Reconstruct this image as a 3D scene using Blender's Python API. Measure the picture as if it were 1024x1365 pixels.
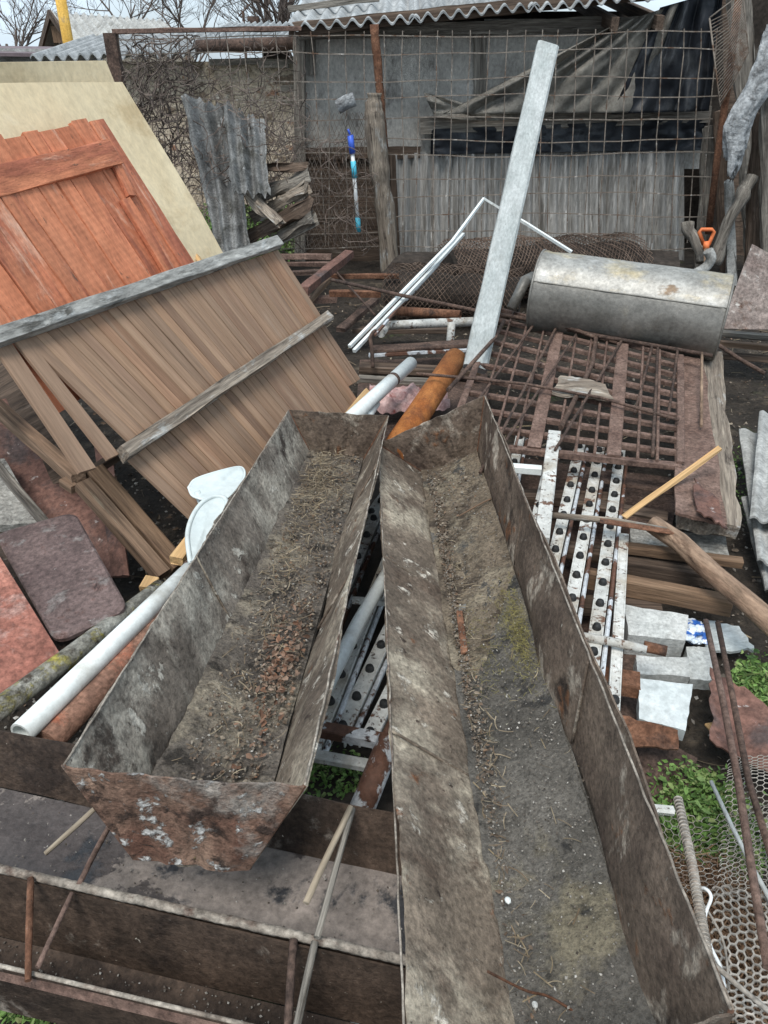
import bpy, bmesh, math, random
from mathutils import Vector, Matrix, noise
from math import radians as R, sin, cos, pi
random.seed(7)
for o in list(bpy.data.objects): bpy.data.objects.remove(o)
S = bpy.context.scene
COL = S.collection
# ---------------------------------------------------------------- camera, sky, sun, exposure
CZ, PITCH, F, CX, CY = 1.65, R(30), 1025., 512., 682.5
cam = bpy.data.cameras.new('camera'); camo = bpy.data.objects.new('camera', cam); COL.objects.link(camo)
camo.location = (0, 0, CZ); camo.rotation_euler = (R(90) - PITCH, 0, 0)
cam.sensor_fit = 'VERTICAL'; cam.sensor_height = 34.6; cam.lens = 34.6 * F / 1365.; cam.clip_start = .02; cam.clip_end = 2000
S.camera = camo
W = bpy.data.worlds.new('World'); S.world = W; W.use_nodes = True
wn, wl = W.node_tree.nodes, W.node_tree.links
bg = wn['Background']
sky = wn.new('ShaderNodeTexSky'); sky.sky_type = 'NISHITA'; sky.sun_disc = False
SUN_EL, SUN_AZ = 62, 200      # azimuth measured clockwise from +Y
sky.sun_elevation = R(SUN_EL); sky.sun_rotation = R(SUN_AZ); sky.air_density = 1.2; sky.dust_density = 2.0
tc = wn.new('ShaderNodeTexCoord'); mp = wn.new('ShaderNodeMapping'); mp.inputs['Scale'].default_value = (1, 1, 3.5)
ns = wn.new('ShaderNodeTexNoise'); ns.inputs['Scale'].default_value = 2.2; ns.inputs['Detail'].default_value = 8
mr = wn.new('ShaderNodeMapRange'); mr.inputs[1].default_value = .36; mr.inputs[2].default_value = .56; mr.inputs[3].default_value = .55; mr.inputs[4].default_value = .95
mx = wn.new('ShaderNodeMix'); mx.data_type = 'RGBA'; mx.inputs[7].default_value = (8.0, 9.6, 11.0, 1)
wl.new(tc.outputs['Generated'], mp.inputs[0]); wl.new(mp.outputs[0], ns.inputs[0]); wl.new(ns.outputs[0], mr.inputs[0])
wl.new(mr.outputs[0], mx.inputs[0]); wl.new(sky.outputs[0], mx.inputs[6]); wl.new(mx.outputs[2], bg.inputs[0])
bg.inputs[1].default_value = .086
sl = bpy.data.lights.new('sun', 'SUN'); sl.energy = 2.3; sl.angle = R(24); sl.color = (1, .96, .9)
so = bpy.data.objects.new('sun', sl); COL.objects.link(so)
sd = Vector((sin(R(SUN_AZ)) * cos(R(SUN_EL)), cos(R(SUN_AZ)) * cos(R(SUN_EL)), sin(R(SUN_EL))))
so.rotation_euler = sd.to_track_quat('Z', 'Y').to_euler(); so.location = (0, 0, 20)
S.view_settings.view_transform = 'Standard'; S.view_settings.look = 'None'; S.view_settings.gamma = 1
S.view_settings.exposure = .35

# ---------------------------------------------------------------- pixel + height (or depth) -> world
c30, s30 = cos(PITCH), sin(PITCH)
def P(x, y, z):
    a, v = (x - CX) / F, (y - CY) / F; d = (CZ - z) / (s30 + v * c30)
    return Vector((a * d, d * (c30 - v * s30), z))
def PY(x, y, Y):
    a, v = (x - CX) / F, (y - CY) / F; d = Y / (c30 - v * s30)
    return Vector((a * d, Y, CZ - d * (s30 + v * c30)))
def depth(p): return p.y * c30 + (CZ - p.z) * s30
def px(p, n): return n * depth(p) / F          # n photo pixels at point p, in metres
def nz(v, s=1., o=0): return noise.noise(Vector(v) * s + Vector((o, o * 1.7, o * .3)))

# ---------------------------------------------------------------- materials
def _new(name):
    m = bpy.data.materials.new(name); m.use_nodes = True
    nt = m.node_tree; return m, nt, nt.nodes, nt.links, nt.nodes['Principled BSDF']
def ramp(n, pts):
    r = n.new('ShaderNodeValToRGB'); e = r.color_ramp.elements
    while len(e) < len(pts): e.new(.5)
    for i, (p, c) in enumerate(pts): e[i].position = p; e[i].color = (*c, 1)
    return r
def mix(n, l, f, a, b, mode='MIX'):
    m = n.new('ShaderNodeMix'); m.data_type = 'RGBA'; m.blend_type = mode
    for i, s in ((0, f), (6, a), (7, b)):
        if isinstance(s, (int, float)): m.inputs[i].default_value = s
        elif isinstance(s, tuple): m.inputs[i].default_value = (*s, 1)
        else: l.new(s, m.inputs[i])
    return m.outputs[2]
def M(name, c1, c2, scale=4., stretch=(1, 1, 1), layers=(), rough=.8, metal=0., bump=.35, bscale=30., spec=.3, island=0., vary=.12, lo=.35, hi=.65, bdist=.004, wave=None, con=1., hues=None, rest=False):
    """procedural weathered surface: two tones, then layers (colour, scale, stretch, lo, hi[, roughness]) over them"""
    if stretch[0] < .15: scale *= 3; bscale *= 2.2; layers = [(L[0], L[1] * 2.4, *L[2:]) for L in layers]; stretch = (stretch[0] * .6, 1, 1)
    m, nt, n, l, b = _new(name)
    t = n.new('ShaderNodeTexCoord'); oi = n.new('ShaderNodeObjectInfo')
    rnd = oi.outputs['Random']
    if island:
        g = n.new('ShaderNodeNewGeometry'); rnd = g.outputs['Random Per Island']
    sc = n.new('ShaderNodeMath'); sc.operation = 'MULTIPLY'; sc.inputs[1].default_value = 37.; l.new(rnd, sc.inputs[0])
    ad = n.new('ShaderNodeVectorMath'); ad.operation = 'ADD'; at = n.new('ShaderNodeAttribute'); at.attribute_name = 'rest'; l.new(at.outputs['Vector'] if rest else t.outputs['Object'], ad.inputs[0]); l.new(sc.outputs[0], ad.inputs[1])
    def nz_(scale, stretch, detail=9, rough=.62, dist=0.):
        mp = n.new('ShaderNodeMapping'); mp.inputs['Scale'].default_value = stretch; l.new(ad.outputs[0], mp.inputs[0])
        x = n.new('ShaderNodeTexNoise'); x.inputs['Scale'].default_value = scale; x.inputs['Detail'].default_value = detail
        x.inputs['Roughness'].default_value = rough; x.inputs['Distortion'].default_value = dist; l.new(mp.outputs[0], x.inputs[0]); return x.outputs[0]
    base = nz_(scale, stretch); rp = ramp(n, [(lo, c1), (hi, c2)]); l.new(base, rp.inputs[0]); colr = rp.outputs[0]
    rg = n.new('ShaderNodeValue'); rg.outputs[0].default_value = rough; rgo = rg.outputs[0]
    fine = nz_(bscale, stretch, 6, .7)
    h = fine
    for i, L in enumerate(layers):
        x = nz_(L[1], L[2], 10, .66, .25)
        q = n.new('ShaderNodeMapRange'); q.inputs[1].default_value = L[3]; q.inputs[2].default_value = L[4]; l.new(x, q.inputs[0])
        colr = mix(n, l, q.outputs[0], colr, L[0])
        a2 = n.new('ShaderNodeMath'); a2.operation = 'MULTIPLY_ADD'; a2.inputs[1].default_value = .45; l.new(q.outputs[0], a2.inputs[0]); l.new(h, a2.inputs[2]); h = a2.outputs[0]
        if len(L) > 5:
            mm = n.new('ShaderNodeMix'); l.new(q.outputs[0], mm.inputs[0]); l.new(rgo, mm.inputs[2]); mm.inputs[3].default_value = L[5]; rgo = mm.outputs[0]
    for src, a_, b_, k0, k1 in ((fine, .34, .66, 1 - .42 * con, 1 + .48 * con), (nz_(scale * 3.1, stretch, 8, .7, .4), .36, .64, 1 - .24 * con, 1 + .26 * con)):
        fr = ramp(n, [(a_, (k0,) * 3), (b_, (k1,) * 3)]); l.new(src, fr.inputs[0]); colr = mix(n, l, 1., colr, fr.outputs[0], 'MULTIPLY')
    if hues:
        hr = ramp(n, hues); hr.color_ramp.interpolation = 'CONSTANT'; h2 = n.new('ShaderNodeMath'); h2.operation = 'FRACT'; h3 = n.new('ShaderNodeMath'); h3.operation = 'MULTIPLY'; h3.inputs[1].default_value = 7.31
        l.new(rnd, h3.inputs[0]); l.new(h3.outputs[0], h2.inputs[0]); l.new(h2.outputs[0], hr.inputs[0]); colr = mix(n, l, 1., colr, hr.outputs[0], 'MULTIPLY')
    if vary or island:
        k = max(vary, island); vr = n.new('ShaderNodeMapRange'); vr.inputs[3].default_value = 1 - k; vr.inputs[4].default_value = 1 + k; l.new(rnd, vr.inputs[0])
        cc = n.new('ShaderNodeCombineXYZ')
        for i in range(3): l.new(vr.outputs[0], cc.inputs[i])
        colr = mix(n, l, 1., colr, cc.outputs[0], 'MULTIPLY')
    if wave:
        wv = n.new('ShaderNodeTexWave'); wv.inputs['Scale'].default_value = wave; wv.inputs['Distortion'].default_value = 1.2; wv.inputs['Detail'].default_value = 3; wv.inputs['Detail Scale'].default_value = 2; wv.bands_direction = 'X'
        l.new(ad.outputs[0], wv.inputs[0])
        a2 = n.new('ShaderNodeMath'); a2.operation = 'MULTIPLY_ADD'; a2.inputs[1].default_value = .07; l.new(wv.outputs[1], a2.inputs[0]); l.new(h, a2.inputs[2]); h = a2.outputs[0]
    bp = n.new('ShaderNodeBump'); bp.inputs['Strength'].default_value = bump; bp.inputs['Distance'].default_value = bdist * 2; l.new(h, bp.inputs['Height'])
    l.new(bp.outputs[0], b.inputs['Normal']); l.new(colr, b.inputs['Base Color']); l.new(rgo, b.inputs['Roughness'])
    b.inputs['Metallic'].default_value = metal; b.inputs['Specular IOR Level'].default_value = spec
    return m
def confetti(name, cols, rough=.85, spec=.2):
    m, nt, n, l, b = _new(name)
    g = n.new('ShaderNodeNewGeometry'); k = len(cols)
    r = ramp(n, [(i / (k - 1), c) for i, c in enumerate(cols)]); l.new(g.outputs['Random Per Island'], r.inputs[0])
    t = n.new('ShaderNodeTexCoord'); x = n.new('ShaderNodeTexNoise'); x.inputs['Scale'].default_value = 60; x.inputs['Detail'].default_value = 4; l.new(t.outputs['Object'], x.inputs[0])
    f = ramp(n, [(.3, (.7, .7, .7)), (.7, (1.25, 1.25, 1.25))]); l.new(x.outputs[0], f.inputs[0])
    l.new(mix(n, l, 1., r.outputs[0], f.outputs[0], 'MULTIPLY'), b.inputs['Base Color'])
    b.inputs['Roughness'].default_value = rough; b.inputs['Specular IOR Level'].default_value = spec
    return m

I3 = (1, 1, 1)
m = {}
m['wall_L'] = M('steel_wall', (.13, .105, .085), (.235, .20, .165), 4, (1, 1, 1), [((.40, .36, .30), 3.2, (1, 1, 1), .47, .58), ((.08, .062, .05), 6, (.8, 1, 1), .57, .64), ((.55, .51, .44), 16, (1, 1, 1), .60, .65), ((.05, .035, .028), 30, (1, 1, 1), .64, .68)], .85, .05, .8, 75)
m['wall_R'] = M('steel_wall_pale', (.11, .086, .067), (.21, .168, .128), 3.5, I3, [((.39, .34, .265), 3, (1, 1, 1), .49, .62), ((.115, .085, .064), 3.5, (.8, 1, 1), .58, .66), ((.60, .55, .47), 13, I3, .59, .64), ((.07, .05, .04), 26, I3, .62, .67), ((.20, .09, .045), 11, I3, .64, .70)], .85, .05, .8, 75)
m['wall_D'] = M('steel_wall_dark', (.075, .054, .042), (.19, .145, .11), 4, (1, 1, 1), [((.38, .33, .27), 5, (1, 1, 1), .55, .62), ((.045, .033, .026), 4, I3, .56, .63), ((.17, .08, .04), 8, I3, .61, .68), ((.45, .41, .35), 34, I3, .66, .70)], .8, .1, .8, 75)
m['end_rust'] = M('steel_end_plate', (.13, .065, .045), (.27, .175, .125), 7, I3, [((.30, .26, .225), 5, I3, .48, .58), ((.60, .58, .55), 22, I3, .57, .62), ((.07, .045, .035), 12, I3, .57, .63), ((.25, .24, .07), 7, I3, .64, .70)], .9, 0, 1., 80, bdist=.007)
m['floor_dirt'] = M('trough_floor_soil', (.12, .10, .085), (.22, .19, .158), 5, I3, [((.34, .29, .22), 4, (1, 1, 1), .50, .60), ((.065, .055, .046), 9, I3, .56, .62), ((.48, .44, .37), 45, I3, .63, .67)], .95, 0, 1., 95, bdist=.01)
m['floor_bitumen'] = M('trough_floor_silt', (.12, .11, .096), (.185, .17, .148), 3, I3, [((.24, .21, .15), 2.2, I3, .60, .66), ((.06, .058, .055), 7, I3, .58, .64), ((.30, .275, .22), 9, I3, .66, .71), ((.45, .42, .34), 60, I3, .64, .68)], .9, 0, .9, 120, bdist=.008)
m['sand'] = M('sandy_trough_silt', (.17, .13, .095), (.29, .235, .17), 4, I3, [((.38, .32, .235), 6, I3, .52, .60), ((.11, .085, .065), 7, I3, .56, .62), ((.12, .118, .11), 3, I3, .58, .62), ((.5, .45, .36), 50, I3, .65, .69)], .95, 0, 1., 110, bdist=.008)
m['front_steel'] = M('wet_sheet_steel', (.045, .037, .036), (.082, .068, .063), 2.5, I3, [((.21, .18, .16), 2.2, (1, 1, 1), .475, .487, .85), ((.038, .038, .041), 3, I3, .56, .60, .3), ((.34, .31, .28), 50, I3, .67, .70)], .5, .1, .4, 60, spec=.5, con=.7)
m['front_rust'] = M('brown_rusty_steel', (.038, .026, .019), (.082, .056, .041), 5, I3, [((.28, .24, .20), 6, I3, .60, .68), ((.032, .022, .017), 4, I3, .54, .62), ((.55, .5, .42), 55, I3, .68, .71)], .7, .1, .6, 75)
m['rim_pale'] = M('worn_steel_rim', (.16, .13, .105), (.36, .32, .27), 12, (1, 1, 1), [((.10, .06, .045), 16, I3, .55, .68)], .8, .1, .5, 80)
m['rust'] = M('rust', (.10, .045, .026), (.20, .10, .06), 12, I3, [((.055, .035, .028), 9, I3, .55, .68), ((.30, .25, .21), 30, I3, .68, .75)], .9, .05, .6, 80)
m['rust_brown'] = M('brown_rusty_bar', (.105, .064, .05), (.18, .12, .096), 9, I3, [((.07, .045, .036), 12, I3, .58, .7), ((.36, .31, .27), 26, I3, .69, .76)], .9, 0, .6, 80)
m['rust_dark'] = M('dark_rusty_bar', (.05, .034, .028), (.12, .078, .06), 10, I3, [((.20, .15, .12), 20, I3, .64, .74)], .85, .1, .5, 80)
m['rust_orange'] = M('orange_rusty_pipe', (.26, .085, .022), (.42, .17, .05), 6, (1, 2, 2), [((.15, .055, .025), 7, (1, 1, 1), .53, .66), ((.20, .15, .12), 5, I3, .64, .72)], .9, 0, .6, 90, con=0.6)
m['paint_rust'] = M('red_primer_rust', (.22, .085, .062), (.34, .15, .11), 5, I3, [((.42, .29, .25), 8, I3, .53, .72), ((.13, .06, .05), 6, I3, .58, .72), ((.12, .10, .09), 4, I3, .66, .76)], .85, 0, .4, 60)
m['brown_sheet'] = M('brown_painted_sheet', (.12, .062, .048), (.18, .095, .073), 3, I3, [((.085, .06, .055), 4, I3, .52, .62), ((.36, .31, .29), 22, I3, .63, .68)], .75, 0, .5, 50)
m['plate'] = M('worn_brown_lid', (.10, .068, .064), (.17, .12, .11), 5, I3, [((.17, .08, .062), 5, I3, .58, .66), ((.27, .245, .23), 8, I3, .56, .66), ((.66, .63, .58), 28, I3, .68, .71), ((.045, .038, .038), 5, I3, .60, .66)], .75, 0, .7, 70)
m['white_chip'] = M('chipped_white_paint', (.50, .50, .47), (.66, .66, .63), 8, I3, [((.40, .36, .30), 5, I3, .50, .62), ((.16, .09, .06), 17, (1.4, 1, 1), .57, .61), ((.07, .045, .035), 48, I3, .60, .64)], .6, 0, .5, 60, con=.35)
m['white_rust'] = M('half_rusted_white_paint', (.46, .49, .52), (.60, .62, .64), 6, I3, [((.12, .06, .04), 4, I3, .49, .51), ((.06, .035, .028), 20, I3, .60, .64)], .55, 0, .6, 60, con=.6)
m['white_pipe'] = M('white_enamel_pipe', (.70, .75, .74), (.80, .83, .81), 5, I3, [((.42, .41, .36), 5, I3, .54, .72), ((.12, .08, .06), 22, I3, .72, .75)], .35, 0, .12, 60, spec=.5, con=0.22)
m['chair'] = M('white_plastic', (.52, .58, .575), (.60, .65, .64), 3, I3, [((.42, .42, .38), 4, I3, .6, .8)], .38, 0, .08, 40, spec=.5, con=0.18)
m['asbestos'] = M('grey_asbestos_cement', (.37, .40, .39), (.51, .53, .52), 8, (.5, 1, 1), [((.30, .31, .29), 4, I3, .55, .75), ((.20, .20, .17), 30, I3, .66, .74)], .95, 0, .5, 90, con=0.45)
m['slate'] = M('old_corrugated_slate', (.26, .26, .25), (.42, .42, .40), 4, (1, 1, .6), [((.17, .165, .15), 5, (1, 1, .4), .54, .7), ((.54, .54, .52), 14, I3, .62, .74)], .95, 0, .5, 70, con=0.7)
m['slate_wall'] = M('slate_wall_panel', (.29, .28, .262), (.48, .462, .435), 9, (1, .08, 1), [((.20, .185, .165), 16, (1, .06, 1), .52, .62), ((.66, .64, .60), 16, (1, .15, 1), .60, .68)], .95, 0, .5, 70, con=.7)
m['ply_grey'] = M('grey_board', (.33, .31, .28), (.43, .405, .365), 2.5, (1, .6, 1), [((.42, .40, .37), 3, I3, .54, .66), ((.17, .155, .14), 5, (1, .4, 1), .58, .68), ((.65, .63, .6), 20, (1, .3, 1), .71, .74)], .95, 0, .35, 50, con=.6)
m['slate_dark'] = M('sooty_slate', (.13, .13, .125), (.24, .24, .235), 4, (1, 1, .6), [((.08, .078, .07), 5, (1, 1, .4), .52, .62), ((.36, .36, .35), 12, I3, .62, .68)], .95, 0, .5, 70)
m['roof_white'] = M('pale_corrugated_roof', (.24, .25, .25), (.40, .41, .41), 4, I3, [((.20, .2, .19), 6, I3, .56, .72)], .9, 0, .4, 50, con=0.6)
m['wood_grey'] = M('grey_weathered_wood', (.115, .10, .085), (.27, .245, .21), 9, (.08, 1, 1), [((.06, .05, .04), 14, (.07, 1, 1), .57, .68), ((.38, .36, .33), 6, (.2, 1, 1), .62, .74)], .95, 0, .8, 40, bdist=.005)
m['wood_dark'] = M('dark_wood', (.055, .038, .028), (.13, .092, .068), 9, (.08, 1, 1), [((.21, .17, .14), 7, (.15, 1, 1), .6, .72)], .9, 0, .7, 40)
m['wood_brown'] = M('brown_plank', (.115, .07, .042), (.21, .135, .085), 9, (.08, 1, 1), [((.07, .042, .028), 10, (.08, 1, 1), .56, .68), ((.34, .28, .22), 6, (.2, 1, 1), .63, .73)], .9, 0, .6, 40)
m['wood_beam'] = M('worn_beam', (.15, .12, .095), (.29, .245, .195), 9, (.1, 1, 1), [((.40, .40, .38), 6, (.4, 1, 1), .55, .68), ((.07, .055, .045), 12, (.2, 1, 1), .58, .68)], .95, 0, .8, 50, bdist=.005)
m['beam_blue'] = M('painted_grey_beam', (.19, .185, .17), (.32, .315, .295), 10, (.25, 1, 1), [((.40, .405, .395), 14, (.4, 1, 1), .56, .66), ((.09, .085, .075), 16, (.3, 1, 1), .57, .66)], .9, 0, .8, 60, bdist=.005)
m['wood_new'] = M('fresh_pine', (.45, .27, .12), (.60, .41, .21), 8, (.06, 1, 1), [((.28, .15, .07), 8, (.08, 1, 1), .62, .74)], .8, 0, .4, 40, con=0.6)
m['wood_mid'] = M('aged_pine', (.135, .085, .055), (.225, .15, .10), 8, (.07, 1, 1), [((.12, .08, .055), 8, (.08, 1, 1), .58, .7), ((.38, .31, .22), 8, (.1, 1, 1), .62, .74)], .85, 0, .5, 40)
m['slats'] = M('slat_panel', (.235, .152, .104), (.315, .216, .152), 8, (.10, 1, 1), [((.18, .12, .088), 4, (.09, 1, 1), .54, .70), ((.33, .26, .20), 4, (.12, 1, 1), .58, .76)], .8, 0, .3, 45, island=.10, con=.34, hues=[(0, (1, .96, .90)), (.2, (.80, .75, .72)), (.4, (1.1, 1.02, .92)), (.6, (.98, .86, .77)), (.8, (.90, .88, .85))])
m['slats_row'] = M('slat_row', (.235, .152, .104), (.315, .216, .152), 8, (.10, 1, 1), [((.18, .12, .088), 4, (.09, 1, 1), .54, .70), ((.33, .26, .20), 4, (.12, 1, 1), .58, .76)], .8, 0, .3, 45, island=.10, con=.34, hues=[(0, (1, .96, .90)), (.2, (.80, .75, .72)), (.4, (1.1, 1.02, .92)), (.6, (.98, .86, .77)), (.8, (.90, .88, .85))], rest=True)
m['red_door'] = M('orange_red_paint', (.49, .165, .082), (.58, .225, .12), 4, (.3, 1, 1), [((.36, .12, .07), 5, (.2, 1, 1), .53, .63), ((.64, .38, .27), 7, (.25, 1, 1), .57, .67), ((.20, .12, .08), 30, (.3, 1, 1), .65, .68)], .85, 0, .7, 40, island=.13, con=.5, wave=13.)
m['cream'] = M('cream_plywood', (.60, .48, .30), (.69, .58, .39), 2.2, (1, .6, 1), [((.50, .38, .22), 3, (.6, 1, 1), .53, .66), ((.70, .60, .42), 4, I3, .58, .76), ((.36, .26, .14), 24, (.4, 1, 1), .70, .76)], .75, 0, .2, 40, spec=.3, con=0.25)
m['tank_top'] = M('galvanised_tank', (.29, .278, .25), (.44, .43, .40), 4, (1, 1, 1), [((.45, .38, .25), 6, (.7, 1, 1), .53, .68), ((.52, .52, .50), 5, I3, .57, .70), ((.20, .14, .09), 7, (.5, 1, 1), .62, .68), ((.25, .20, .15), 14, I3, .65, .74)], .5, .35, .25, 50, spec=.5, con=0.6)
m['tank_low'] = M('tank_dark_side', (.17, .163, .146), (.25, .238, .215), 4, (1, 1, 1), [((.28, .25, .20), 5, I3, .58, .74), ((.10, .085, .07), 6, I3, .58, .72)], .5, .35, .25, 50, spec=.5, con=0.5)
m['stained'] = M('rust_stained_plate', (.17, .13, .115), (.28, .235, .21), 6, I3, [((.12, .07, .05), 5, I3, .53, .62), ((.55, .51, .47), 12, I3, .58, .66)], .85, 0, .6, 60)
m['bark'] = M('stripped_bark', (.17, .105, .07), (.33, .235, .165), 7, (.25, 1, 1), [((.10, .06, .04), 9, (.3, 1, 1), .54, .62), ((.45, .38, .30), 9, (.4, 1, 1), .58, .66)], .9, 0, .8, 50, bdist=.006)
m['wood_pale'] = M('pale_dry_stick', (.30, .245, .18), (.42, .36, .28), 8, (.2, 1, 1), [((.18, .13, .09), 14, (.3, 1, 1), .6, .68)], .9, 0, .5, 50, con=.6)
m['concrete'] = M('aerated_concrete', (.44, .45, .43), (.58, .585, .565), 8, I3, [((.32, .31, .28), 6, I3, .56, .72)], .95, 0, .7, 80, con=0.6)
m['concrete_old'] = M('old_concrete', (.20, .19, .17), (.33, .32, .29), 7, I3, [((.42, .41, .38), 10, I3, .58, .7), ((.12, .11, .1), 12, I3, .6, .7)], .95, 0, .8, 70)
m['foil'] = M('white_membrane', (.55, .60, .60), (.66, .70, .70), 5, I3, [((.40, .42, .41), 5, I3, .56, .72)], .5, 0, .3, 40, con=0.4)
m['tarp'] = M('black_polythene', (.02, .023, .03), (.055, .062, .075), 3, I3, [((.13, .14, .15), 3, (1, 1, 1), .54, .68)], .4, 0, .2, 20, spec=.5, con=.5)
m['tarp_dust'] = M('dusty_grey_tarp', (.30, .28, .245), (.42, .395, .35), 3, (1, 1, 1), [((.12, .12, .12), 2.5, (1, 1, 1), .54, .66)], .85, 0, .3, 30, con=.6)
m['bag'] = M('white_crumpled_plastic', (.26, .27, .275), (.40, .41, .415), 6, I3, [((.18, .18, .18), 8, I3, .54, .64)], .45, 0, .8, 25, spec=.5, bdist=.015)
m['wire'] = M('rusty_wire', (.14, .115, .095), (.26, .225, .19), 12, I3, [((.13, .08, .055), 9, I3, .55, .62), ((.50, .47, .43), 14, I3, .60, .68)], .85, .1, .2, 60, con=.5)
m['net'] = M('dull_netting', (.24, .215, .185), (.38, .35, .31), 10, I3, [((.18, .11, .08), 8, I3, .56, .7)], .8, 0, .3, 60)
m['twig'] = M('vine_bark', (.085, .065, .055), (.175, .14, .12), 8, I3, [], .95, 0, .4, 60)
m['black'] = M('black_rubber', (.015, .015, .015), (.03, .03, .03), 20, I3, [((.09, .08, .07), 30, I3, .66, .74)], .6, 0, .2, 60)
m['lichen'] = M('lichen_pole', (.20, .185, .15), (.36, .35, .31), 9, I3, [((.34, .29, .07), 12, I3, .51, .60), ((.08, .06, .045), 16, I3, .57, .68), ((.52, .53, .50), 20, I3, .61, .70)], .95, 0, 1., 60, bdist=.008, con=1.1)
m['rust_pipe'] = M('rusty_red_pipe', (.16, .09, .065), (.27, .15, .105), 7, I3, [((.42, .14, .08), 4, I3, .54, .62), ((.08, .055, .045), 7, I3, .57, .70)], .85, 0, .6, 70)
m['blue'] = M('blue_plastic', (.05, .12, .60), (.07, .16, .68), 5, I3, [], .4, 0, .1, con=0.2)
m['cyan'] = M('cyan_plastic', (.09, .50, .68), (.12, .58, .75), 5, I3, [], .4, 0, .1, con=0.2)
m['white'] = M('white_plastic_tube', (.62, .65, .66), (.72, .74, .74), 5, I3, [((.4, .4, .38), 9, I3, .6, .75)], .45, 0, .2, con=0.3)
m['orange'] = M('orange_plastic', (.62, .15, .05), (.70, .20, .07), 8, I3, [], .5, 0, .1, con=0.3)
m['yellow'] = M('yellow_pipe', (.48, .28, .05), (.58, .36, .08), 6, I3, [((.28, .2, .1), 6, I3, .6, .7)], .7, 0, .2, con=0.5)
m['brick'] = M('flaking_plaster_wall', (.46, .37, .27), (.62, .53, .42), 4, I3, [((.24, .18, .13), 3.5, (1, 1.6, 1), .54, .60), ((.36, .20, .13), 4, I3, .59, .66), ((.68, .62, .54), 6, I3, .60, .66)], .95, 0, .8, 40, bdist=.02)
m['purple_roof'] = M('painted_metal_roof', (.13, .095, .105), (.19, .15, .155), 2, I3, [((.28, .27, .28), 3, I3, .56, .72)], .7, 0, .2, con=0.5)
m['dark'] = M('dark_opening', (.018, .014, .011), (.045, .036, .03), 3, I3, [], .95, 0, .3)  # near-black for openings, and for shade put in as colour
m['cloth'] = M('pink_cloth', (.34, .20, .19), (.50, .36, .34), 14, I3, [((.28, .08, .07), 9, I3, .56, .66), ((.2, .17, .15), 8, I3, .58, .7)], .95, 0, .5, con=0.7)
m['wrapper'] = M('blue_white_wrapper', (.55, .62, .70), (.68, .72, .76), 18, I3, [((.03, .12, .42), 16, I3, .52, .55)], .4, 0, .3)
m['soil'] = M('dark_soil', (.028, .022, .017), (.066, .052, .04), 3, I3, [((.14, .11, .08), 5, I3, .55, .7), ((.25, .22, .19), 50, I3, .68, .73), ((.07, .09, .03), 2, I3, .62, .72)], .98, 0, 1., 45, bdist=.02, vary=0)
m['grass'] = confetti('clover_leaf', [(.06, .12, .03), (.11, .20, .045), (.16, .28, .07), (.08, .14, .04), (.23, .34, .11), (.20, .22, .09)], .6, .3)
m['litter'] = confetti('leaf_litter', [(.08, .06, .045), (.19, .15, .115), (.12, .095, .075), (.31, .26, .20), (.15, .12, .095), (.20, .13, .085), (.09, .075, .06), (.25, .22, .18)])
m['leaf_red'] = confetti('dry_red_leaf', [(.16, .085, .055), (.10, .06, .042), (.27, .17, .12), (.15, .105, .08), (.22, .105, .06), (.34, .25, .19), (.11, .08, .06)])
m['straw'] = confetti('straw', [(.24, .19, .12), (.14, .105, .07), (.36, .30, .21), (.11, .085, .06), (.19, .14, .09)])
m['grit'] = confetti('grit', [(.06, .05, .04), (.16, .14, .12), (.30, .28, .25), (.10, .08, .065), (.52, .50, .46)])
m['moss'] = confetti('yellow_moss', [(.22, .19, .055), (.15, .13, .045), (.30, .27, .10), (.24, .20, .10)])
m['needle'] = confetti('brown_duff', [(.15, .08, .045), (.24, .15, .09), (.10, .06, .04), (.32, .22, .14)])

# ---------------------------------------------------------------- object plumbing
def tag(o, label=None, cat=None, group=None, kind=None):
    for k, v in (('label', label), ('category', cat), ('group', group), ('kind', kind)):
        if v: o[k] = v
    return o
def T(name, label, cat, loc=(0, 0, 0), group=None):
    o = bpy.data.objects.new(name, None); COL.objects.link(o); o.location = Vector(loc); o.empty_display_size = .1
    return tag(o, label, cat, group)
def link(name, bm, mat, par=None, mw=None, smooth=False):
    me = bpy.data.meshes.new(name); bmesh.ops.recalc_face_normals(bm, faces=bm.faces); bm.to_mesh(me); bm.free()
    if smooth: me.polygons.foreach_set('use_smooth', [True] * len(me.polygons))
    mats = mat if isinstance(mat, (list, tuple)) else [mat]
    for k in mats: me.materials.append(m[k])
    o = bpy.data.objects.new(name, me); COL.objects.link(o)
    mw = mw if mw is not None else Matrix.Identity(4)
    if par is not None:
        root = par; off = par.location.copy()
        while root.parent: root = root.parent; off += root.location
        o.parent = par
        if par.type == 'MESH': mw = WM[par.name].inverted() @ mw
        else: mw = Matrix.Translation(-off) @ mw
        base = WM.get(par.name, Matrix.Translation(off))
        WM[o.name] = base @ mw
    else: WM[o.name] = mw
    o.matrix_local = mw if par is not None else mw
    return o
WM = {}
def frame(a, b, up=(0, 0, 1)):
    """matrix at a, local X towards b, local Z nearest to up"""
    x = (b - a).normalized(); u = Vector(up)
    if abs(x.dot(u.normalized())) > .97: u = Vector((0, 1, .1))
    y = u.cross(x).normalized(); z = x.cross(y)
    mt = Matrix((x, y, z)).transposed().to_4x4(); mt.translation = a; return mt
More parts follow.
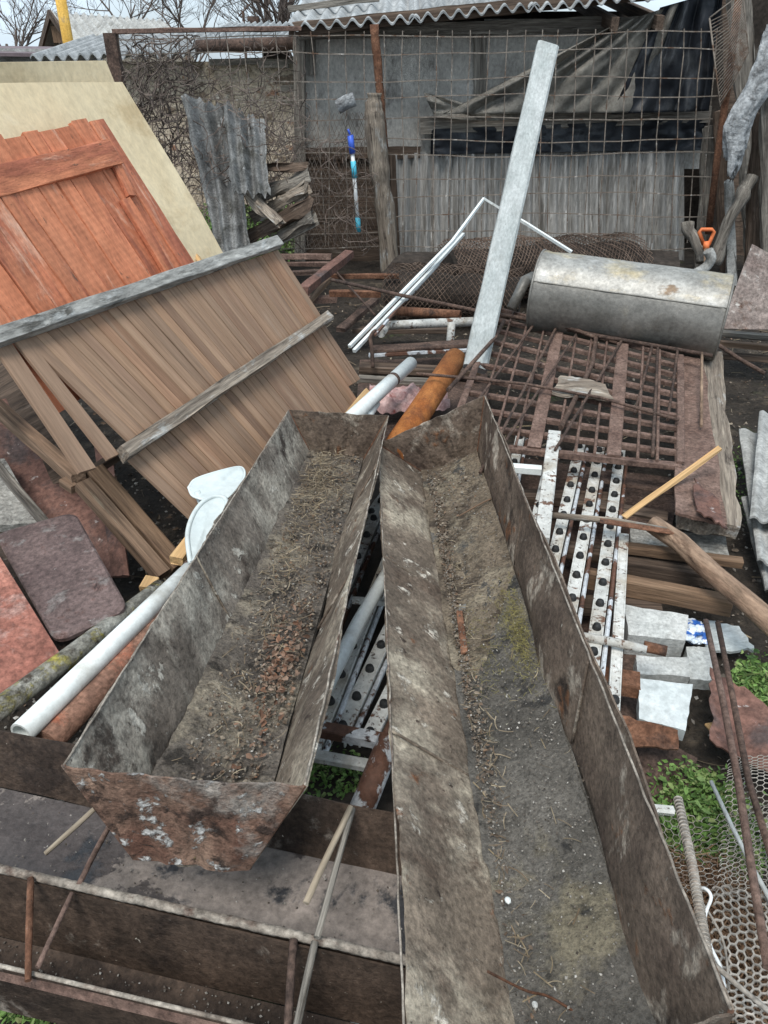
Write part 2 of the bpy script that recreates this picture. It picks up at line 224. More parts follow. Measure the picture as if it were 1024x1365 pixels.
def box(bm, L, w, h, x0=0, y=0, z=0, seg=1, wob=0, bev=0., seed=0, mi=0, taper=0):
    """box along X from x0 to x0+L centred on y,z"""
    rings = []
    bv = min(bev, w * .4, h * .4)
    prof = [(-w/2+bv, -h/2), (w/2-bv, -h/2), (w/2, -h/2+bv), (w/2, h/2-bv), (w/2-bv, h/2), (-w/2+bv, h/2), (-w/2, h/2-bv), (-w/2, -h/2+bv)] if bv > 0 else [(-w/2, -h/2), (w/2, -h/2), (w/2, h/2), (-w/2, h/2)]
    for i in range(seg + 1):
        t = i / seg; r = []
        k = 1 - taper * t
        for j, (py, pz) in enumerate(prof):
            q = Vector((x0 + L * t, y + py * k, z + pz * k))
            if wob:
                q.y += wob * nz((t * L * 3, j * .9, seed), 1.3, 5); q.z += wob * nz((t * L * 3, j * .9 + 7, seed), 1.3, 9)
                if i in (0, seg): q.x += wob * 1.6 * nz((j * 1.3, seed, i), 2.1, 3)
            r.append(bm.verts.new(q))
        rings.append(r)
    n = len(prof)
    for i in range(seg):
        for j in range(n):
            f = bm.faces.new((rings[i][j], rings[i][(j+1) % n], rings[i+1][(j+1) % n], rings[i+1][j])); f.material_index = mi
    for r in (rings[0][::-1], rings[-1]): f = bm.faces.new(r); f.material_index = mi
def bar(name, a, b, w, h, mat, par=None, up=(0, 0, 1), wob=0, bev=.003, seg=None, taper=0):
    L = (b - a).length; bm = bmesh.new()
    box(bm, L, w, h, seg=seg or (max(1, int(L / .06)) if wob else 1), wob=wob, bev=bev, seed=random.random() * 50, taper=taper)
    return link(name, bm, mat, par, frame(a, b, up))
def tube_bm(bm, pts, r, n=8, cap=True, rib=0, hollow=False, mi=0):
    pts = [Vector(p) for p in pts]; rings = []
    rr = r if isinstance(r, (list, tuple)) else [r] * len(pts)
    u = None
    for i, p in enumerate(pts):
        d = (pts[min(i+1, len(pts)-1)] - pts[max(i-1, 0)]).normalized()
        if u is None: u = d.orthogonal().normalized()
        u = (u - d * u.dot(d)).normalized(); v = d.cross(u)
        k = rr[i] * (1 + (rib if (i // 1) % 2 else 0))
        rings.append([bm.verts.new(p + (u * cos(2*pi*j/n) + v * sin(2*pi*j/n)) * k) for j in range(n)])
    for i in range(len(pts) - 1):
        for j in range(n):
            f = bm.faces.new((rings[i][j], rings[i][(j+1) % n], rings[i+1][(j+1) % n], rings[i+1][j])); f.material_index = mi; f.smooth = n > 4
    if hollow:
        for k, e in ((0, 1), (-1, -2)):
            c = pts[k]; d = (pts[e] - c).normalized()
            inn = [bm.verts.new(c + (q.co - c) * .8) for q in rings[k]]; deep = [bm.verts.new(c + (q.co - c) * .8 + d * rr[k] * 3) for q in rings[k]]
            for j in range(n):
                bm.faces.new((rings[k][j], inn[j], inn[(j+1) % n], rings[k][(j+1) % n])); bm.faces.new((inn[j], deep[j], deep[(j+1) % n], inn[(j+1) % n]))
            bm.faces.new(deep)
    elif cap:
        bm.faces.new(rings[0][::-1]).material_index = mi; bm.faces.new(rings[-1]).material_index = mi
def smoothpts(pts, n=6):
    pts = [Vector(p) for p in pts]
    if len(pts) < 3: return [pts[0].lerp(pts[-1], i / n) for i in range(n + 1)]
    out = []
    e = [pts[0] * 2 - pts[1]] + pts + [pts[-1] * 2 - pts[-2]]
    for i in range(1, len(e) - 2):
        for k in range(n):
            t = k / n; a, b, c, d = e[i-1], e[i], e[i+1], e[i+2]
            out.append(.5 * ((2*b) + (c-a)*t + (2*a-5*b+4*c-d)*t*t + (3*b-a-3*c+d)*t*t*t))
    return out + [pts[-1]]
def rod(name, pts, r, mat, par=None, n=8, wob=0, hollow=False, rib=0, curve=False, seg=None):
    pts = [Vector(p) for p in pts]; mw = frame(pts[0], pts[-1] if (pts[0] - pts[-1]).length > 1e-4 else pts[1]); inv = mw.inverted()
    if curve: pts = smoothpts(pts, 6)
    elif wob or rib:
        L = (pts[-1] - pts[0]).length
        if len(pts) == 2: k = seg or max(4, int(L / (.012 if rib else .06))); pts = [pts[0].lerp(pts[1], i / k) for i in range(k + 1)]
    rr = [r] * len(pts)
    if wob:
        s = random.random() * 40; rr = [r * (1 + wob * 3 * nz((i * .3, s, 0))) for i in range(len(pts))]
        pts = [p + Vector((nz((i * .25, s, 1)), nz((i * .25, s, 2)), nz((i * .25, s, 3)))) * r * wob * 6 for i, p in enumerate(pts)]
    bm = bmesh.new(); tube_bm(bm, [inv @ p for p in pts], rr, n, rib=rib, hollow=hollow)
    return link(name, bm, mat, par, mw)
def grid_bm(bm, c, nx, ny, disp=None, th=0., mi=0):
    """c = four local corners (a b c d in order); bilinear sheet, thickness along -normal"""
    a, b, cc, d = [Vector(q) for q in c]; nrm = (b - a).cross(d - a).normalized()
    def pt(u, v):
        q = (a * (1-u) + b * u) * (1-v) + (d * (1-u) + cc * u) * v
        if disp:
            k = disp(u, v)
            q = q + nrm * k if isinstance(k, float) else q + nrm * k[0] + (b-a).normalized() * k[1] + (d-a).normalized() * k[2]
        return q
    top = [[bm.verts.new(pt(i / nx, j / ny)) for i in range(nx + 1)] for j in range(ny + 1)]
    def fc(vs): f = bm.faces.new(vs); f.material_index = mi; return f
    for j in range(ny):
        for i in range(nx): fc((top[j][i], top[j][i+1], top[j+1][i+1], top[j+1][i]))
    if th:
        bot = [[bm.verts.new(v.co - nrm * th) for v in r] for r in top]
        for j in range(ny):
            for i in range(nx): fc((bot[j][i], bot[j+1][i], bot[j+1][i+1], bot[j][i+1]))
        for i in range(nx):
            fc((top[0][i], bot[0][i], bot[0][i+1], top[0][i+1])); fc((top[ny][i], top[ny][i+1], bot[ny][i+1], bot[ny][i]))
        for j in range(ny):
            fc((top[j][0], top[j+1][0], bot[j+1][0], bot[j][0])); fc((top[j][nx], bot[j][nx], bot[j+1][nx], top[j+1][nx]))
def sheet(name, c, th, mat, par=None, nx=10, ny=10, wob=.003, edge=.0, smooth=False, disp=None):
    """plate through four world corners; local X runs along c[0]->c[1]"""
    c = [Vector(q) for q in c]; up = (c[1] - c[0]).cross(c[3] - c[0]).normalized()
    mw = frame(c[0], c[1], up); inv = mw.inverted(); s = random.random() * 60
    def dd(u, v):
        k = wob * nz((u * 2.2, v * 2.2, s), 1.) * 2
        ex = ey = 0.
        if edge:
            if u in (0., 1.): ex = edge * nz((v * 9, s, u * 5))
            if v in (0., 1.): ey = edge * nz((u * 11, s, v * 5 + 2))
        if disp: k += disp(u, v)
        return (k, ex, ey)
    bm = bmesh.new(); grid_bm(bm, [inv @ q for q in c], nx, ny, dd, th)
    return link(name, bm, mat, par, mw, smooth)
def corr(u, n, a): return a * sin(u * n * 2 * pi)
def scatter(name, pts, mat, label=None, cat='debris', size=(.004, .012), kind='leaf', par=None, flat=.5):
    """pts = list of world points; every bit is its own small piece in one mesh"""
    bm = bmesh.new(); off = Vector(pts[0])
    for p in pts:
        p = Vector(p) - off; s = random.uniform(*size)
        rot = Matrix.Rotation(random.uniform(0, 6.3), 3, 'Z') @ Matrix.Rotation(random.gauss(0, flat), 3, 'X') @ Matrix.Rotation(random.gauss(0, flat), 3, 'Y')
        if kind == 'leaf':
            q = [(-1, 0, .0), (-.3, -.55, .28), (.55, -.4, .22), (1.1, 0, 0), (.5, .45, .25), (-.35, .55, .3)]
            q = [(x * random.uniform(.7, 1.2), y * random.uniform(.6, 1.2), z * random.uniform(-.5, 1.6)) for x, y, z in q]
            vs = [bm.verts.new(p + rot @ (Vector(k) * s)) for k in q]; cv = bm.verts.new(p + rot @ Vector((0, 0, -.05 * s)))
            for i in range(6): bm.faces.new((cv, vs[i], vs[(i+1) % 6]))
        elif kind == 'straw':
            w = s * .055; b_ = random.uniform(-.25, .25)
            a1 = [Vector((x * s, b_ * s * (1 - x * x) , .05 * s * random.random())) for x in (-1, -.3, .3, 1)]
            lo_ = [bm.verts.new(p + rot @ (k + Vector((0, -w, 0)))) for k in a1]; hi_ = [bm.verts.new(p + rot @ (k + Vector((0, w, w)))) for k in a1]
            for i in range(3): bm.faces.new((lo_[i], lo_[i+1], hi_[i+1], hi_[i]))
        else:   # stone
            vs = [bm.verts.new(p + rot @ (Vector(k) * s * random.uniform(.7, 1.3))) for k in ((1, 0, 0), (0, .8, 0), (-1, 0, 0), (0, -.8, 0), (0, 0, .6), (0, 0, -.6))]
            for a, b in ((0, 1), (1, 2), (2, 3), (3, 0)): bm.faces.new((vs[a], vs[b], vs[4])); bm.faces.new((vs[b], vs[a], vs[5]))
    o = link(name, bm, mat, par, None if par is not None else Matrix.Translation(off))
    if par is not None: o.location += off
    return tag(o, label, cat if par is None else None, kind='stuff') if label else tag(o, kind='stuff')

# ---------------------------------------------------------------- ground
bm = bmesh.new()
xs = [-90, -40, -15, -6] + [-4 + .1 * i for i in range(91)] + [7, 12, 30, 90]
ys = [-4, -1] + [.2 + .1 * i for i in range(100)] + [12, 16, 24, 40, 80, 200]
gv = [[bm.verts.new((x, y, .035 * nz((x, y, 0), 2.3) + .02 * nz((x, y, 4), 9) - (0 if y < 11 else .02))) for x in xs] for y in ys]
for j in range(len(ys) - 1):
    for i in range(len(xs) - 1): bm.faces.new((gv[j][i], gv[j][i+1], gv[j+1][i+1], gv[j+1][i]))
tag(link('ground', bm, 'soil', smooth=True), kind='structure')
def gz(x, y): return .035 * nz((x, y, 0), 2.3) + .02 * nz((x, y, 4), 9)

# ---------------------------------------------------------------- background buildings
def gable(name, label, cx, cy, w, d, hw, hr, yaw, wallm, roofm, waves):
    t = T(name, label, 'house', (cx, cy, 0)); Rz = Matrix.Translation((cx, cy, 0)) @ Matrix.Rotation(yaw, 4, 'Z')
    bm = bmesh.new(); pr = [(-d/2, 0), (d/2, 0), (d/2, hw), (0, hr), (-d/2, hw)]
    A = [bm.verts.new((-w/2, y, z)) for y, z in pr]; B = [bm.verts.new((w/2, y, z)) for y, z in pr]
    bm.faces.new(A); bm.faces.new(B[::-1])
    for i in range(5): bm.faces.new((A[i], A[(i+1) % 5], B[(i+1) % 5], B[i]))
    link('wall', bm, wallm, t, Rz)
    for sgn in (-1, 1):
        bm = bmesh.new(); e = .35; sl_ = (hr - hw) / (d/2)
        c = [(-w/2-e, sgn*(d/2+e), hw - e*sl_ + .05), (w/2+e, sgn*(d/2+e), hw - e*sl_ + .05), (w/2+e, 0, hr+.05), (-w/2-e, 0, hr+.05)]
        grid_bm(bm, c, waves * 6, 2, lambda u, v: corr(u, waves, .035), .03)
        link('roof', bm, roofm, t, Rz)
    bm = bmesh.new(); box(bm, .9, .06, .8, x0=-.45, y=-d/2-.02, z=hw*.55); link('window', bm, 'dark', t, Rz)
    return t, Rz
r0, r1, e0, e1 = PY(66, 16, 20), PY(218, 28, 23.7), PY(99, 62, 18.8), PY(258, 66, 21.9); k0 = r0 * 2 - e0; k0.z = e0.z; k1 = r1 * 2 - e1; k1.z = e1.z
t = T('gabled_house', 'distant grey house with gabled slate roof behind the low sheds', 'house', (r0.x, r0.y, 0))
sheet('roof', [e0, e1, r1, r0], .06, 'slate', t, 150, 3, .01, disp=lambda u, v: corr(u, 16, .05)); sheet('roof', [k1, k0, r0, r1], .06, 'slate', t, 20, 3, .01)
ax0 = (r1 - r0).normalized() * .35
def dnz(q, z=0): return Vector((q.x, q.y, z))
A_, B_, C_ = e0 + ax0, k0 + ax0, r0 + ax0 - Vector((0, 0, .08))
bm = bmesh.new(); vs = [bm.verts.new(q) for q in (dnz(A_), dnz(B_), B_ - Vector((0, 0, .1)), C_, A_ - Vector((0, 0, .1)))]; bm.faces.new(vs); bmesh.ops.solidify(bm, geom=bm.faces[:], thickness=.1); link('gable_wall', bm, 'brick', t)
sheet('wall', [dnz(e0) + ax0, dnz(e1), e1 - Vector((0, 0, .05)), e0 + ax0 - Vector((0, 0, .05))], .1, 'brick', t)
for q0, q1 in ((e0, r0), (k0, r0)): bar('barge_board', q0 - Vector((0, 0, .03)), q1 - Vector((0, 0, .03)), .05, .16, 'wood_dark', t)
q = (A_ + B_) / 2 - ax0.normalized() * .16; bar('gable_window', q + Vector((0, 0, .1)), q + Vector((0, 0, .42)), .4, .04, 'wood_brown', t, up=ax0)
a, b = PY(92, 62, 17), PY(80, -6, 17)
tag(rod('chimney_pipe', [Vector((a.x, 17, -.05)), a, b], .10, 'yellow', n=10), 'yellow chimney pipe rising in front of the gabled roof', 'pipe')
# low purple roofed shed
t = T('low_shed', 'low outbuilding with a dull purple metal roof at far left', 'shed', (PY(20, 90, 15).x, 15, 0))
a, b = PY(-120, 62, 15), PY(128, 66, 15)
sheet('wall', [Vector((a.x, 15.2, 0)), Vector((b.x, 15.2, 0)), Vector((b.x, 15.2, b.z)), Vector((a.x, 15.2, a.z))], .1, 'slate', t)
sheet('roof', [a + Vector((0, -.2, -.07)), b + Vector((0, -.2, -.07)), b + Vector((0, 2, .06)), a + Vector((0, 2, .06))], .05, 'purple_roof', t)
# long wall building behind the fence
t = T('plaster_outbuilding', 'long low outbuilding with flaking plaster wall and corrugated roof behind the vine fence', 'shed', (PY(280, 90, 11).x, 11, 0))
a, b = PY(60, 82, 11), PY(402, 82, 11)
sheet('wall', [Vector((a.x, 11, -.1)), Vector((b.x, 11, -.1)), Vector((b.x, 11, b.z)), Vector((a.x, 11, a.z))], .2, 'brick', t, 40, 20, .01)
for x0, x1, ya, yb in ((40, 262, 68, 78), (262, 402, 48, 62)):
    a, b = PY(x0, ya + 8, 10.7), PY(x1, ya + 8 if x0 > 100 else ya + 2, 10.7)
    sheet('roof', [a, b, b + Vector((0, 2.4, .28)), a + Vector((0, 2.4, .28))], .02, 'roof_white', t, 120, 3, .01, disp=lambda u, v: corr(u, 14, .035))
a, b = PY(262, 62, 10.6), PY(402, 57, 10.6); rod('gutter', [a, b], .07, 'rust_dark', t)
for (x0, y0, x1, y1) in ((280, 83, 395, 80), (345, 86, 385, 86), (375, 118, 395, 118)):
    bar('plank', PY(x0, y0, 10.9), PY(x1, y1, 10.9), .05, .07, 'wood_grey', t, wob=.01)
for x0, x1, y0, y1 in ((350, 385, 72, 82),):
    bar('lintel', PY(x0, y0, 10.85), PY(x1, y0, 10.85), .05, .1, 'dark', t)

# bare trees
def bare_tree(name, label, base, h, spread, seed, lv=5, lean=0., r0=.09):
    rn = random.Random(seed); t = T(name, label, 'tree', base); tr, cr = bmesh.new(), bmesh.new()
    def grow(bm, p, d, L, r, k):
        n = 4; pts = [p]; q = p.copy(); dd = d.copy()
        for i in range(n):
            dd = (dd + Vector((rn.gauss(0, .13), rn.gauss(0, .13), rn.gauss(.03, .1)))).normalized(); q = q + dd * L / n; pts.append(q.copy())
        tube_bm(bm, pts, [r * (1 - .4 * i / n) for i in range(n + 1)], 5 if k < 2 else 3, cap=False)
        if k >= lv: return
        for j in range(rn.choice((3, 4)) if k else 5):
            s = pts[rn.randint(2, n)] if k else pts[rn.randint(1, n)]
            ax = Vector((rn.gauss(0, 1), rn.gauss(0, 1), rn.gauss(0, .5))).normalized()
            nd = (dd + ax * spread).normalized(); nd.z += .12
            grow(cr, s, nd.normalized(), L * rn.uniform(.55, .8), r * .55, k + 1)
    grow(tr, Vector((0, 0, 0)), Vector((lean, 0, 1)).normalized(), h * .45, r0, 0)
    mw = Matrix.Translation(base)
    link('trunk', tr, 'twig', t, mw); link('crown', cr, 'twig', t, mw)
for i, (x, Y, h, sp, lb) in enumerate(((15, 30, 5.4, .9, 'leafless tree at the far left behind the purple roof'), (150, 34, 6.2, .9, 'wide leafless tree behind the gabled house'), (235, 32, 5.6, .8, 'leafless tree right of the gabled house'), (430, 22, 4.6, .55, 'bushy leafless tree showing above the left end of the shed roof'))):
    q = PY(x, 60, Y); bare_tree('bare_tree', lb, Vector((q.x, Y, 0)), h, sp, 30 + i, 5, r0=.08)
q = PY(366, 60, 40); bare_tree('poplar_tree', 'narrow upright leafless tree rising behind the outbuilding roof', Vector((q.x, 40, 0)), 11, .3, 77, 4, r0=.25)
t = T('tv_antenna', 'thin television aerial on a mast above the outbuilding', 'antenna', (PY(325, 60, 20).x, 20, 0))
rod('mast', [Vector((t.location.x, 20, 0)), PY(324, 14, 20)], .03, 'rust_dark', t)
rod('boom', [PY(318, 22, 20), PY(334, 5, 20)], .015, 'rust_dark', t)
for k in range(4): rod('element', [PY(317 + k * 4, 17 - k * 3.5, 20), PY(322 + k * 4, 24 - k * 3.5, 20)], .01, 'rust_dark', t)
q = PY(331, 30, 20); rod('amplifier', [q, q + Vector((.25, 0, 0))], .12, 'rust_dark', t)

# ---------------------------------------------------------------- timber shed across the back
SY = 7.9
t = T('timber_shed', 'grey board shed with corrugated roof and ribbed slate lower wall across the back', 'shed', (PY(650, 300, SY).x, SY, 0))
def wl_(x, y, dy=0.): return PY(x, y, SY + dy)
bar_t = lambda nm, a, b, w, h, mt, dy=0.: bar(nm, wl_(*a, dy), wl_(*b, dy), w, h, mt, t, wob=.012, up=(0, -1, 0))
for x0, x1, y0, y1 in ((405, 503, 36, 225), (505, 634, 36, 225), (646, 935, 25, 225)):
    sheet('wall_panel', [wl_(x0, y1), wl_(x1, y1), wl_(x1, y0), wl_(x0, y0)], .02, 'ply_grey', t, 14, 10, .012)
sheet('back_wall', [wl_(398, 560, .9), wl_(1120, 560, .9), wl_(1120, 15, .9), wl_(398, 15, .9)], .03, 'dark', t)  # near-black, shade of the shed interior put into the wall colour
sheet('side_wall', [wl_(397, 520, 0), wl_(397, 520, 3), wl_(397, 30, 3), wl_(397, 30, 0)], .03, 'ply_grey', t)
bar_t('corner_post', (402, 520), (399, 36), .10, .09, 'wood_grey', -.05)
bar_t('top_beam', (398, 44), (870, 30), .10, .09, 'wood_grey', -.06)
bar_t('batten', (640, 190), (640, 44), .11, .03, 'wood_grey', -.03)
bar_t('batten', (418, 100), (416, 40), .05, .03, 'wood_grey', -.03)
bar_t('cross_plank', (560, 168), (946, 152), .13, .05, 'wood_grey', -.09)
bar_t('cross_plank', (405, 205), (560, 203), .10, .03, 'wood_dark', -.05)
for i, (x0, x1) in enumerate(((524, 620), (612, 716), (708, 806), (798, 912))):
    dy = -.05 - .03 * (i % 2)
    sheet('slate_panel', [wl_(x0, 470, dy), wl_(x1, 470, dy), wl_(x1, 200 - i * 1.5 + 3 * (i % 2), dy), wl_(x0, 206 - i, dy)], .008, 'slate_wall', t, 96, 4, .006, .02, disp=lambda u, v: corr(u, 7, .028))
sheet('wall_panel', [wl_(408, 470, -.02), wl_(524, 470, -.02), wl_(524, 205, -.02), wl_(408, 205, -.02)], .02, 'wood_dark', t, 10, 6, .01)
for x0, x1, y0, y1, dx in ((380, 560, 36, 22, 0), (545, 720, 23, 6, 1), (705, 880, 8, -8, 0)):
    a, b = PY(x0, y0 + 2, SY - .5), PY(x1, y1 + 2, SY - .5)
    sheet('roof', [a, b, b + Vector((.05, 2.2, .42)), a + Vector((.05, 2.2, .42))], .014, 'roof_white', t, 110, 6, .012, disp=lambda u, v: corr(u, 8.5, .026))
bar('roof_beam', PY(385, 40, SY - .4), PY(1010, -25, SY - .4), .06, .10, 'wood_dark', t, wob=.01)
for x in (500, 820, 880): bar('rafter', PY(x, 45 - (x - 400) * .03, SY - .45), PY(x, 45 - (x - 400) * .03, SY - .45) + Vector((0, 2.3, .35)), .06, .1, 'wood_dark', t)
bar('purlin', PY(385, 12, SY + .2), PY(505, -3, SY + .2), .05, .05, 'wood_grey', t, wob=.01)
# dark right part of the shed; doorway shade put into near-black boards
for i, (x0, x1) in enumerate(((936, 962), (962, 990), (990, 1040), (1040, 1100))):
    sheet('wall_board', [wl_(x0 + 8, 480, .15 + .02 * i), wl_(x1 + 8, 480, .15 + .02 * i), wl_(x1, -60, .15 + .02 * i), wl_(x0, -60, .15 + .02 * i)], .03, ('dark', 'wood_dark', 'dark', 'wood_dark')[i], t, 3, 12, .01)
# draped tarps
def drape(name, label, top, bot, mat, dY, seed, folds=7, amp=.07, par=None):
    bm = bmesh.new(); nx, ny = 60, 40
    def lerpl(L, u):
        k = u * (len(L) - 1); i = min(int(k), len(L) - 2); f = k - i
        return L[i][0] * (1-f) + L[i+1][0] * f, L[i][1] * (1-f) + L[i+1][1] * f
    G = []
    for j in range(ny + 1):
        v = j / ny; row = []
        for i in range(nx + 1):
            u = i / nx; a = lerpl(top, u); b = lerpl(bot, u)
            x, y = a[0] * (1-v) + b[0] * v, a[1] * (1-v) + b[1] * v
            f = amp * (sin(u * folds * 2 * pi + 2.2 * nz((u * 3, v * 2, seed))) * .6 + 1.2 * nz((u * 3.5, v * 1.2, seed)) + .16 * nz((u * 12, v * 6, seed)))
            row.append(bm.verts.new(PY(x, y, dY - abs(f) * 1.0)))
        G.append(row)
    for j in range(ny):
        for i in range(nx): bm.faces.new((G[j][i], G[j][i+1], G[j+1][i+1], G[j+1][i]))
    bmesh.ops.solidify(bm, geom=bm.faces[:], thickness=.004)
    o = link(name, bm, mat, par, smooth=True)
    return tag(o, label, 'tarp')
drape('tarp', 'dusty grey tarp draped in diagonal folds over the shed wall', [(812, 36), (905, 4)], [(590, 152), (850, 150)], 'tarp_dust', SY - .28, 3, 2.4, .13)
drape('tarp', 'black polythene sheet hanging at the right end of the shed', [(880, 10), (965, -14)], [(815, 152), (945, 148)], 'tarp', SY - .3, 9, 2.2, .10)
drape('tarp', 'crumpled black polythene strip under the cross plank of the shed', [(575, 172), (942, 158)], [(574, 206), (938, 200)], 'tarp', SY - .10, 5, 6, .05)
drape('rolled_tarp', 'grey rolled tarp edge sagging below the grey shed boards', [(564, 123), (600, 132), (650, 146), (700, 146), (780, 112)], [(580, 156), (620, 160), (660, 161), (720, 156), (790, 140)], 'tarp_dust', SY - .2, 6, 1.2, .05)

# ---------------------------------------------------------------- wire fence in front of the shed
FY = 7.3
t = T('wire_fence', 'rusty welded wire fence with post and rail in front of the shed', 'fence', (PY(500, 300, FY).x, FY, 0))
bar('post', PY(180, 240, FY) + Vector((-.0, 0, -.2)), PY(147, 44, FY), .10, .08, 'rust_dark', t, up=(0, 1, 0))
bar('rail', PY(150, 42, FY), PY(402, 38, FY), .035, .035, 'rust_brown', t, wob=.008)
rod('pipe', [PY(513, 200, FY + .04), PY(499, 32, FY)], .035, 'rust', t, wob=.05)
bm = bmesh.new(); rn = random.Random(4)
tops = [158 + i * 23.5 + rn.uniform(-3, 3) for i in range(35)]
for x in tops:
    xe = 512 + (x - 512) * .95 + rn.uniform(-4, 4) - (x - 512) * .0 + (14 if x < 420 else 0)
    pp = [PY(x + (xe - x) * k / 8 + rn.uniform(-1.2, 1.2), 44 - (x - 158) * .008 + (330 - 44) * k / 8, FY + rn.uniform(-.012, .012)) for k in range(9)]
    tube_bm(bm, pp, .0052, 4, cap=False)
ysr = [48, 72, 104, 131, 160, 186, 207, 236, 260, 285, 310, 333]
for j, y in enumerate(ysr):
    off = rn.uniform(-3, 3)
    x0 = 160 if y < 200 else 235
    n = 18; pp = []
    for k in range(n + 1):
        x = x0 + (975 - (y * .1) - x0) * k / n
        pp.append(PY(x, y + off + 2.6 * sin(x * .012 + j) + (x - 500) * -.012 * (1 - y / 330) + rn.uniform(-1.3, 1.3), FY + rn.uniform(-.012, .012)))
    tube_bm(bm, pp, .0058, 4, cap=False)
link('mesh', bm, 'wire', t)
# light chicken wire over left part
bm = bmesh.new()
for k in range(46):
    for sgn in (-1, 1):
        x0 = 236 + k * 6
        pp = []
        for q in range(14):
            x, y = x0 + sgn * q * 6 * 1.0 , 150 + q * 14
            if 236 < x < 505: pp.append(PY(x, y, FY + .02))
        if len(pp) > 1: tube_bm(bm, pp, .0022, 3, cap=False)
link('chicken_wire', bm, 'wire', t)

# wooden post
pts = [Vector((PY(520, 352, FY).x, FY - .08, 0)), PY(516, 300, FY - .08), PY(508, 240, FY - .08), PY(502, 190, FY - .08), PY(499, 150, FY - .08), PY(499, 124, FY - .08)]
sp = smoothpts(pts, 7); bm = bmesh.new()
rr = [.085 + .012 * nz((i * .35, 0, 3)) * 2 - (.03 * max(0, i - len(sp) + 9) / 9) for i in range(len(sp))]
tube_bm(bm, sp, rr, 10)
for v in bm.verts: v.co += Vector((nz(v.co, 7, 1), nz(v.co, 7, 2), 0)) * .008
bmw = frame(sp[0], sp[-1]); bmesh.ops.transform(bm, matrix=bmw.inverted(), verts=bm.verts)
tag(link('wooden_post', bm, 'wood_beam', None, bmw), 'thick grey round log post with a splintered top by the wire fence', 'post')
tag(bar('fence_board', PY(528, 350, FY + .12), PY(520, 206, FY + .12), .09, .03, 'wood_dark', wob=.01, up=(0, 1, 0)), 'dark narrow upright board just right of the log post', 'board')
# vines
def vines(name, label, n, xr, yr, Yr, seed, r=(.003, .009), L=(5, 14), mat='twig', drift=(0, 0)):
    rn = random.Random(seed); bm = bmesh.new()
    for k in range(n):
        x, y = rn.uniform(*xr), yr[0] + (yr[1] - yr[0]) * rn.random(); Y = rn.uniform(*Yr)
        a = rn.uniform(0, 6.3); pts = []; r0 = rn.uniform(*r)
        for i in range(rn.randint(*L)):
            pts.append(PY(x, y, Y)); a += rn.gauss(0, .45); x += cos(a) * 8 + drift[0]; y += sin(a) * 9 + drift[1]; Y += rn.gauss(0, .025)
            if not (xr[0] - 8 < x < xr[1] + 8) or not (yr[0] - 8 < y < yr[1] + 8): break
        if len(pts) > 2: tube_bm(bm, pts, [r0 * (1 - .6 * i / len(pts)) for i in range(len(pts))], 3, cap=False)
    return tag(link(name, bm, mat), label, 'vine')
vines('vine', 'tangle of bare brown vines climbing the wire fence at left', 210, (165, 262), (52, 250), (7.1, 7.4), 3, L=(8, 22))
vines('vine', 'sparse bare vine shoots crossing the fence before the plaster wall', 85, (250, 400), (50, 200), (7.15, 7.4), 5, r=(.002, .006))
vines('vine', 'low dry vines and twigs at the foot of the fence left of the log post', 150, (330, 500), (185, 335), (7.0, 7.35), 6, r=(.002, .006))
vines('vine', 'dry creeper stems over the sagging slate sheets and plank heap', 130, (245, 415), (120, 340), (6.7, 6.95), 15, r=(.002, .006), L=(8, 20))
# leaning slate sheets behind fence
for k, (c, lb) in enumerate((
    ([(246, 128), (312, 140), (335, 345), (288, 350)], 'tall grey corrugated slate sheet leaning behind the fence'),
    ([(298, 138), (350, 148), (360, 262), (312, 258)], 'small square slate offcut beside the tall slate sheet'))):
    Y0 = 6.9 - .07 * k
    q = [PY(c[3][0], c[3][1], Y0 - .35), PY(c[2][0], c[2][1], Y0 - .35), PY(c[1][0], c[1][1], Y0), PY(c[0][0], c[0][1], Y0)]
    tag(sheet('slate_sheet', q, .01, 'slate_dark', None, 60, 12, .07, .04, disp=lambda u, v: corr(u, 3.2, .03) - .1 * u * v), lb, 'roof sheet')
# grey plank pile left of post
g = 'grey planks heaped behind the fence'
for k, (x0, y0, x1, y1, w, lb) in enumerate(((318, 226, 408, 222, .06, 'dark thin rail lying level across the plank heap'), (345, 262, 412, 232, .12, 'uppermost slanting grey plank of the heap'), (338, 290, 410, 250, .12, 'second slanting grey plank of the heap, frayed'),
        (330, 318, 412, 272, .13, 'third slanting plank of the heap'), (352, 332, 418, 290, .12, 'lowest slanting plank of the heap by the bricks'), (322, 250, 372, 300, .07, 'short plank crossing the heap the other way'))):
    tag(bar('grey_plank', PY(x0, y0, 6.95 - .05 * k), PY(x1, y1, 6.6 - .05 * k), w * .8, .03, ('wood_dark', 'wood_grey', 'wood_beam')[k % 3], wob=.045, up=(0, -1, .6)), lb, 'plank', g)
# blue and white telescopic handle and glove
t = T('mop_handle', 'blue and white mop handle hanging on the wire fence', 'handle', PY(478, 310, FY - .12))
A = [(464, 172), (467, 180), (470, 205), (473, 237), (475, 262), (477, 290), (478, 309)]
A = [PY(x, y, FY - .12) for x, y in A]
rod('hook', [A[0], A[0].lerp(A[1], .5), A[1]], .009, 'blue', t); rod('grip', [A[1], A[2]], .026, 'blue', t); rod('tube', [A[2], A[6]], .017, 'white', t)
rod('sleeve', [A[2].lerp(A[3], .3), A[3]], .023, 'cyan', t); rod('sleeve', [A[5], A[6]], .022, 'cyan', t)
t = tag(rod('plastic_bottle', [PY(473, 132, FY - .1), PY(462, 136, FY - .1), PY(450, 143, FY - .1)], .055, 'bag', n=10), 'crushed white bottle caught in the fence above the blue mop handle', 'bottle')

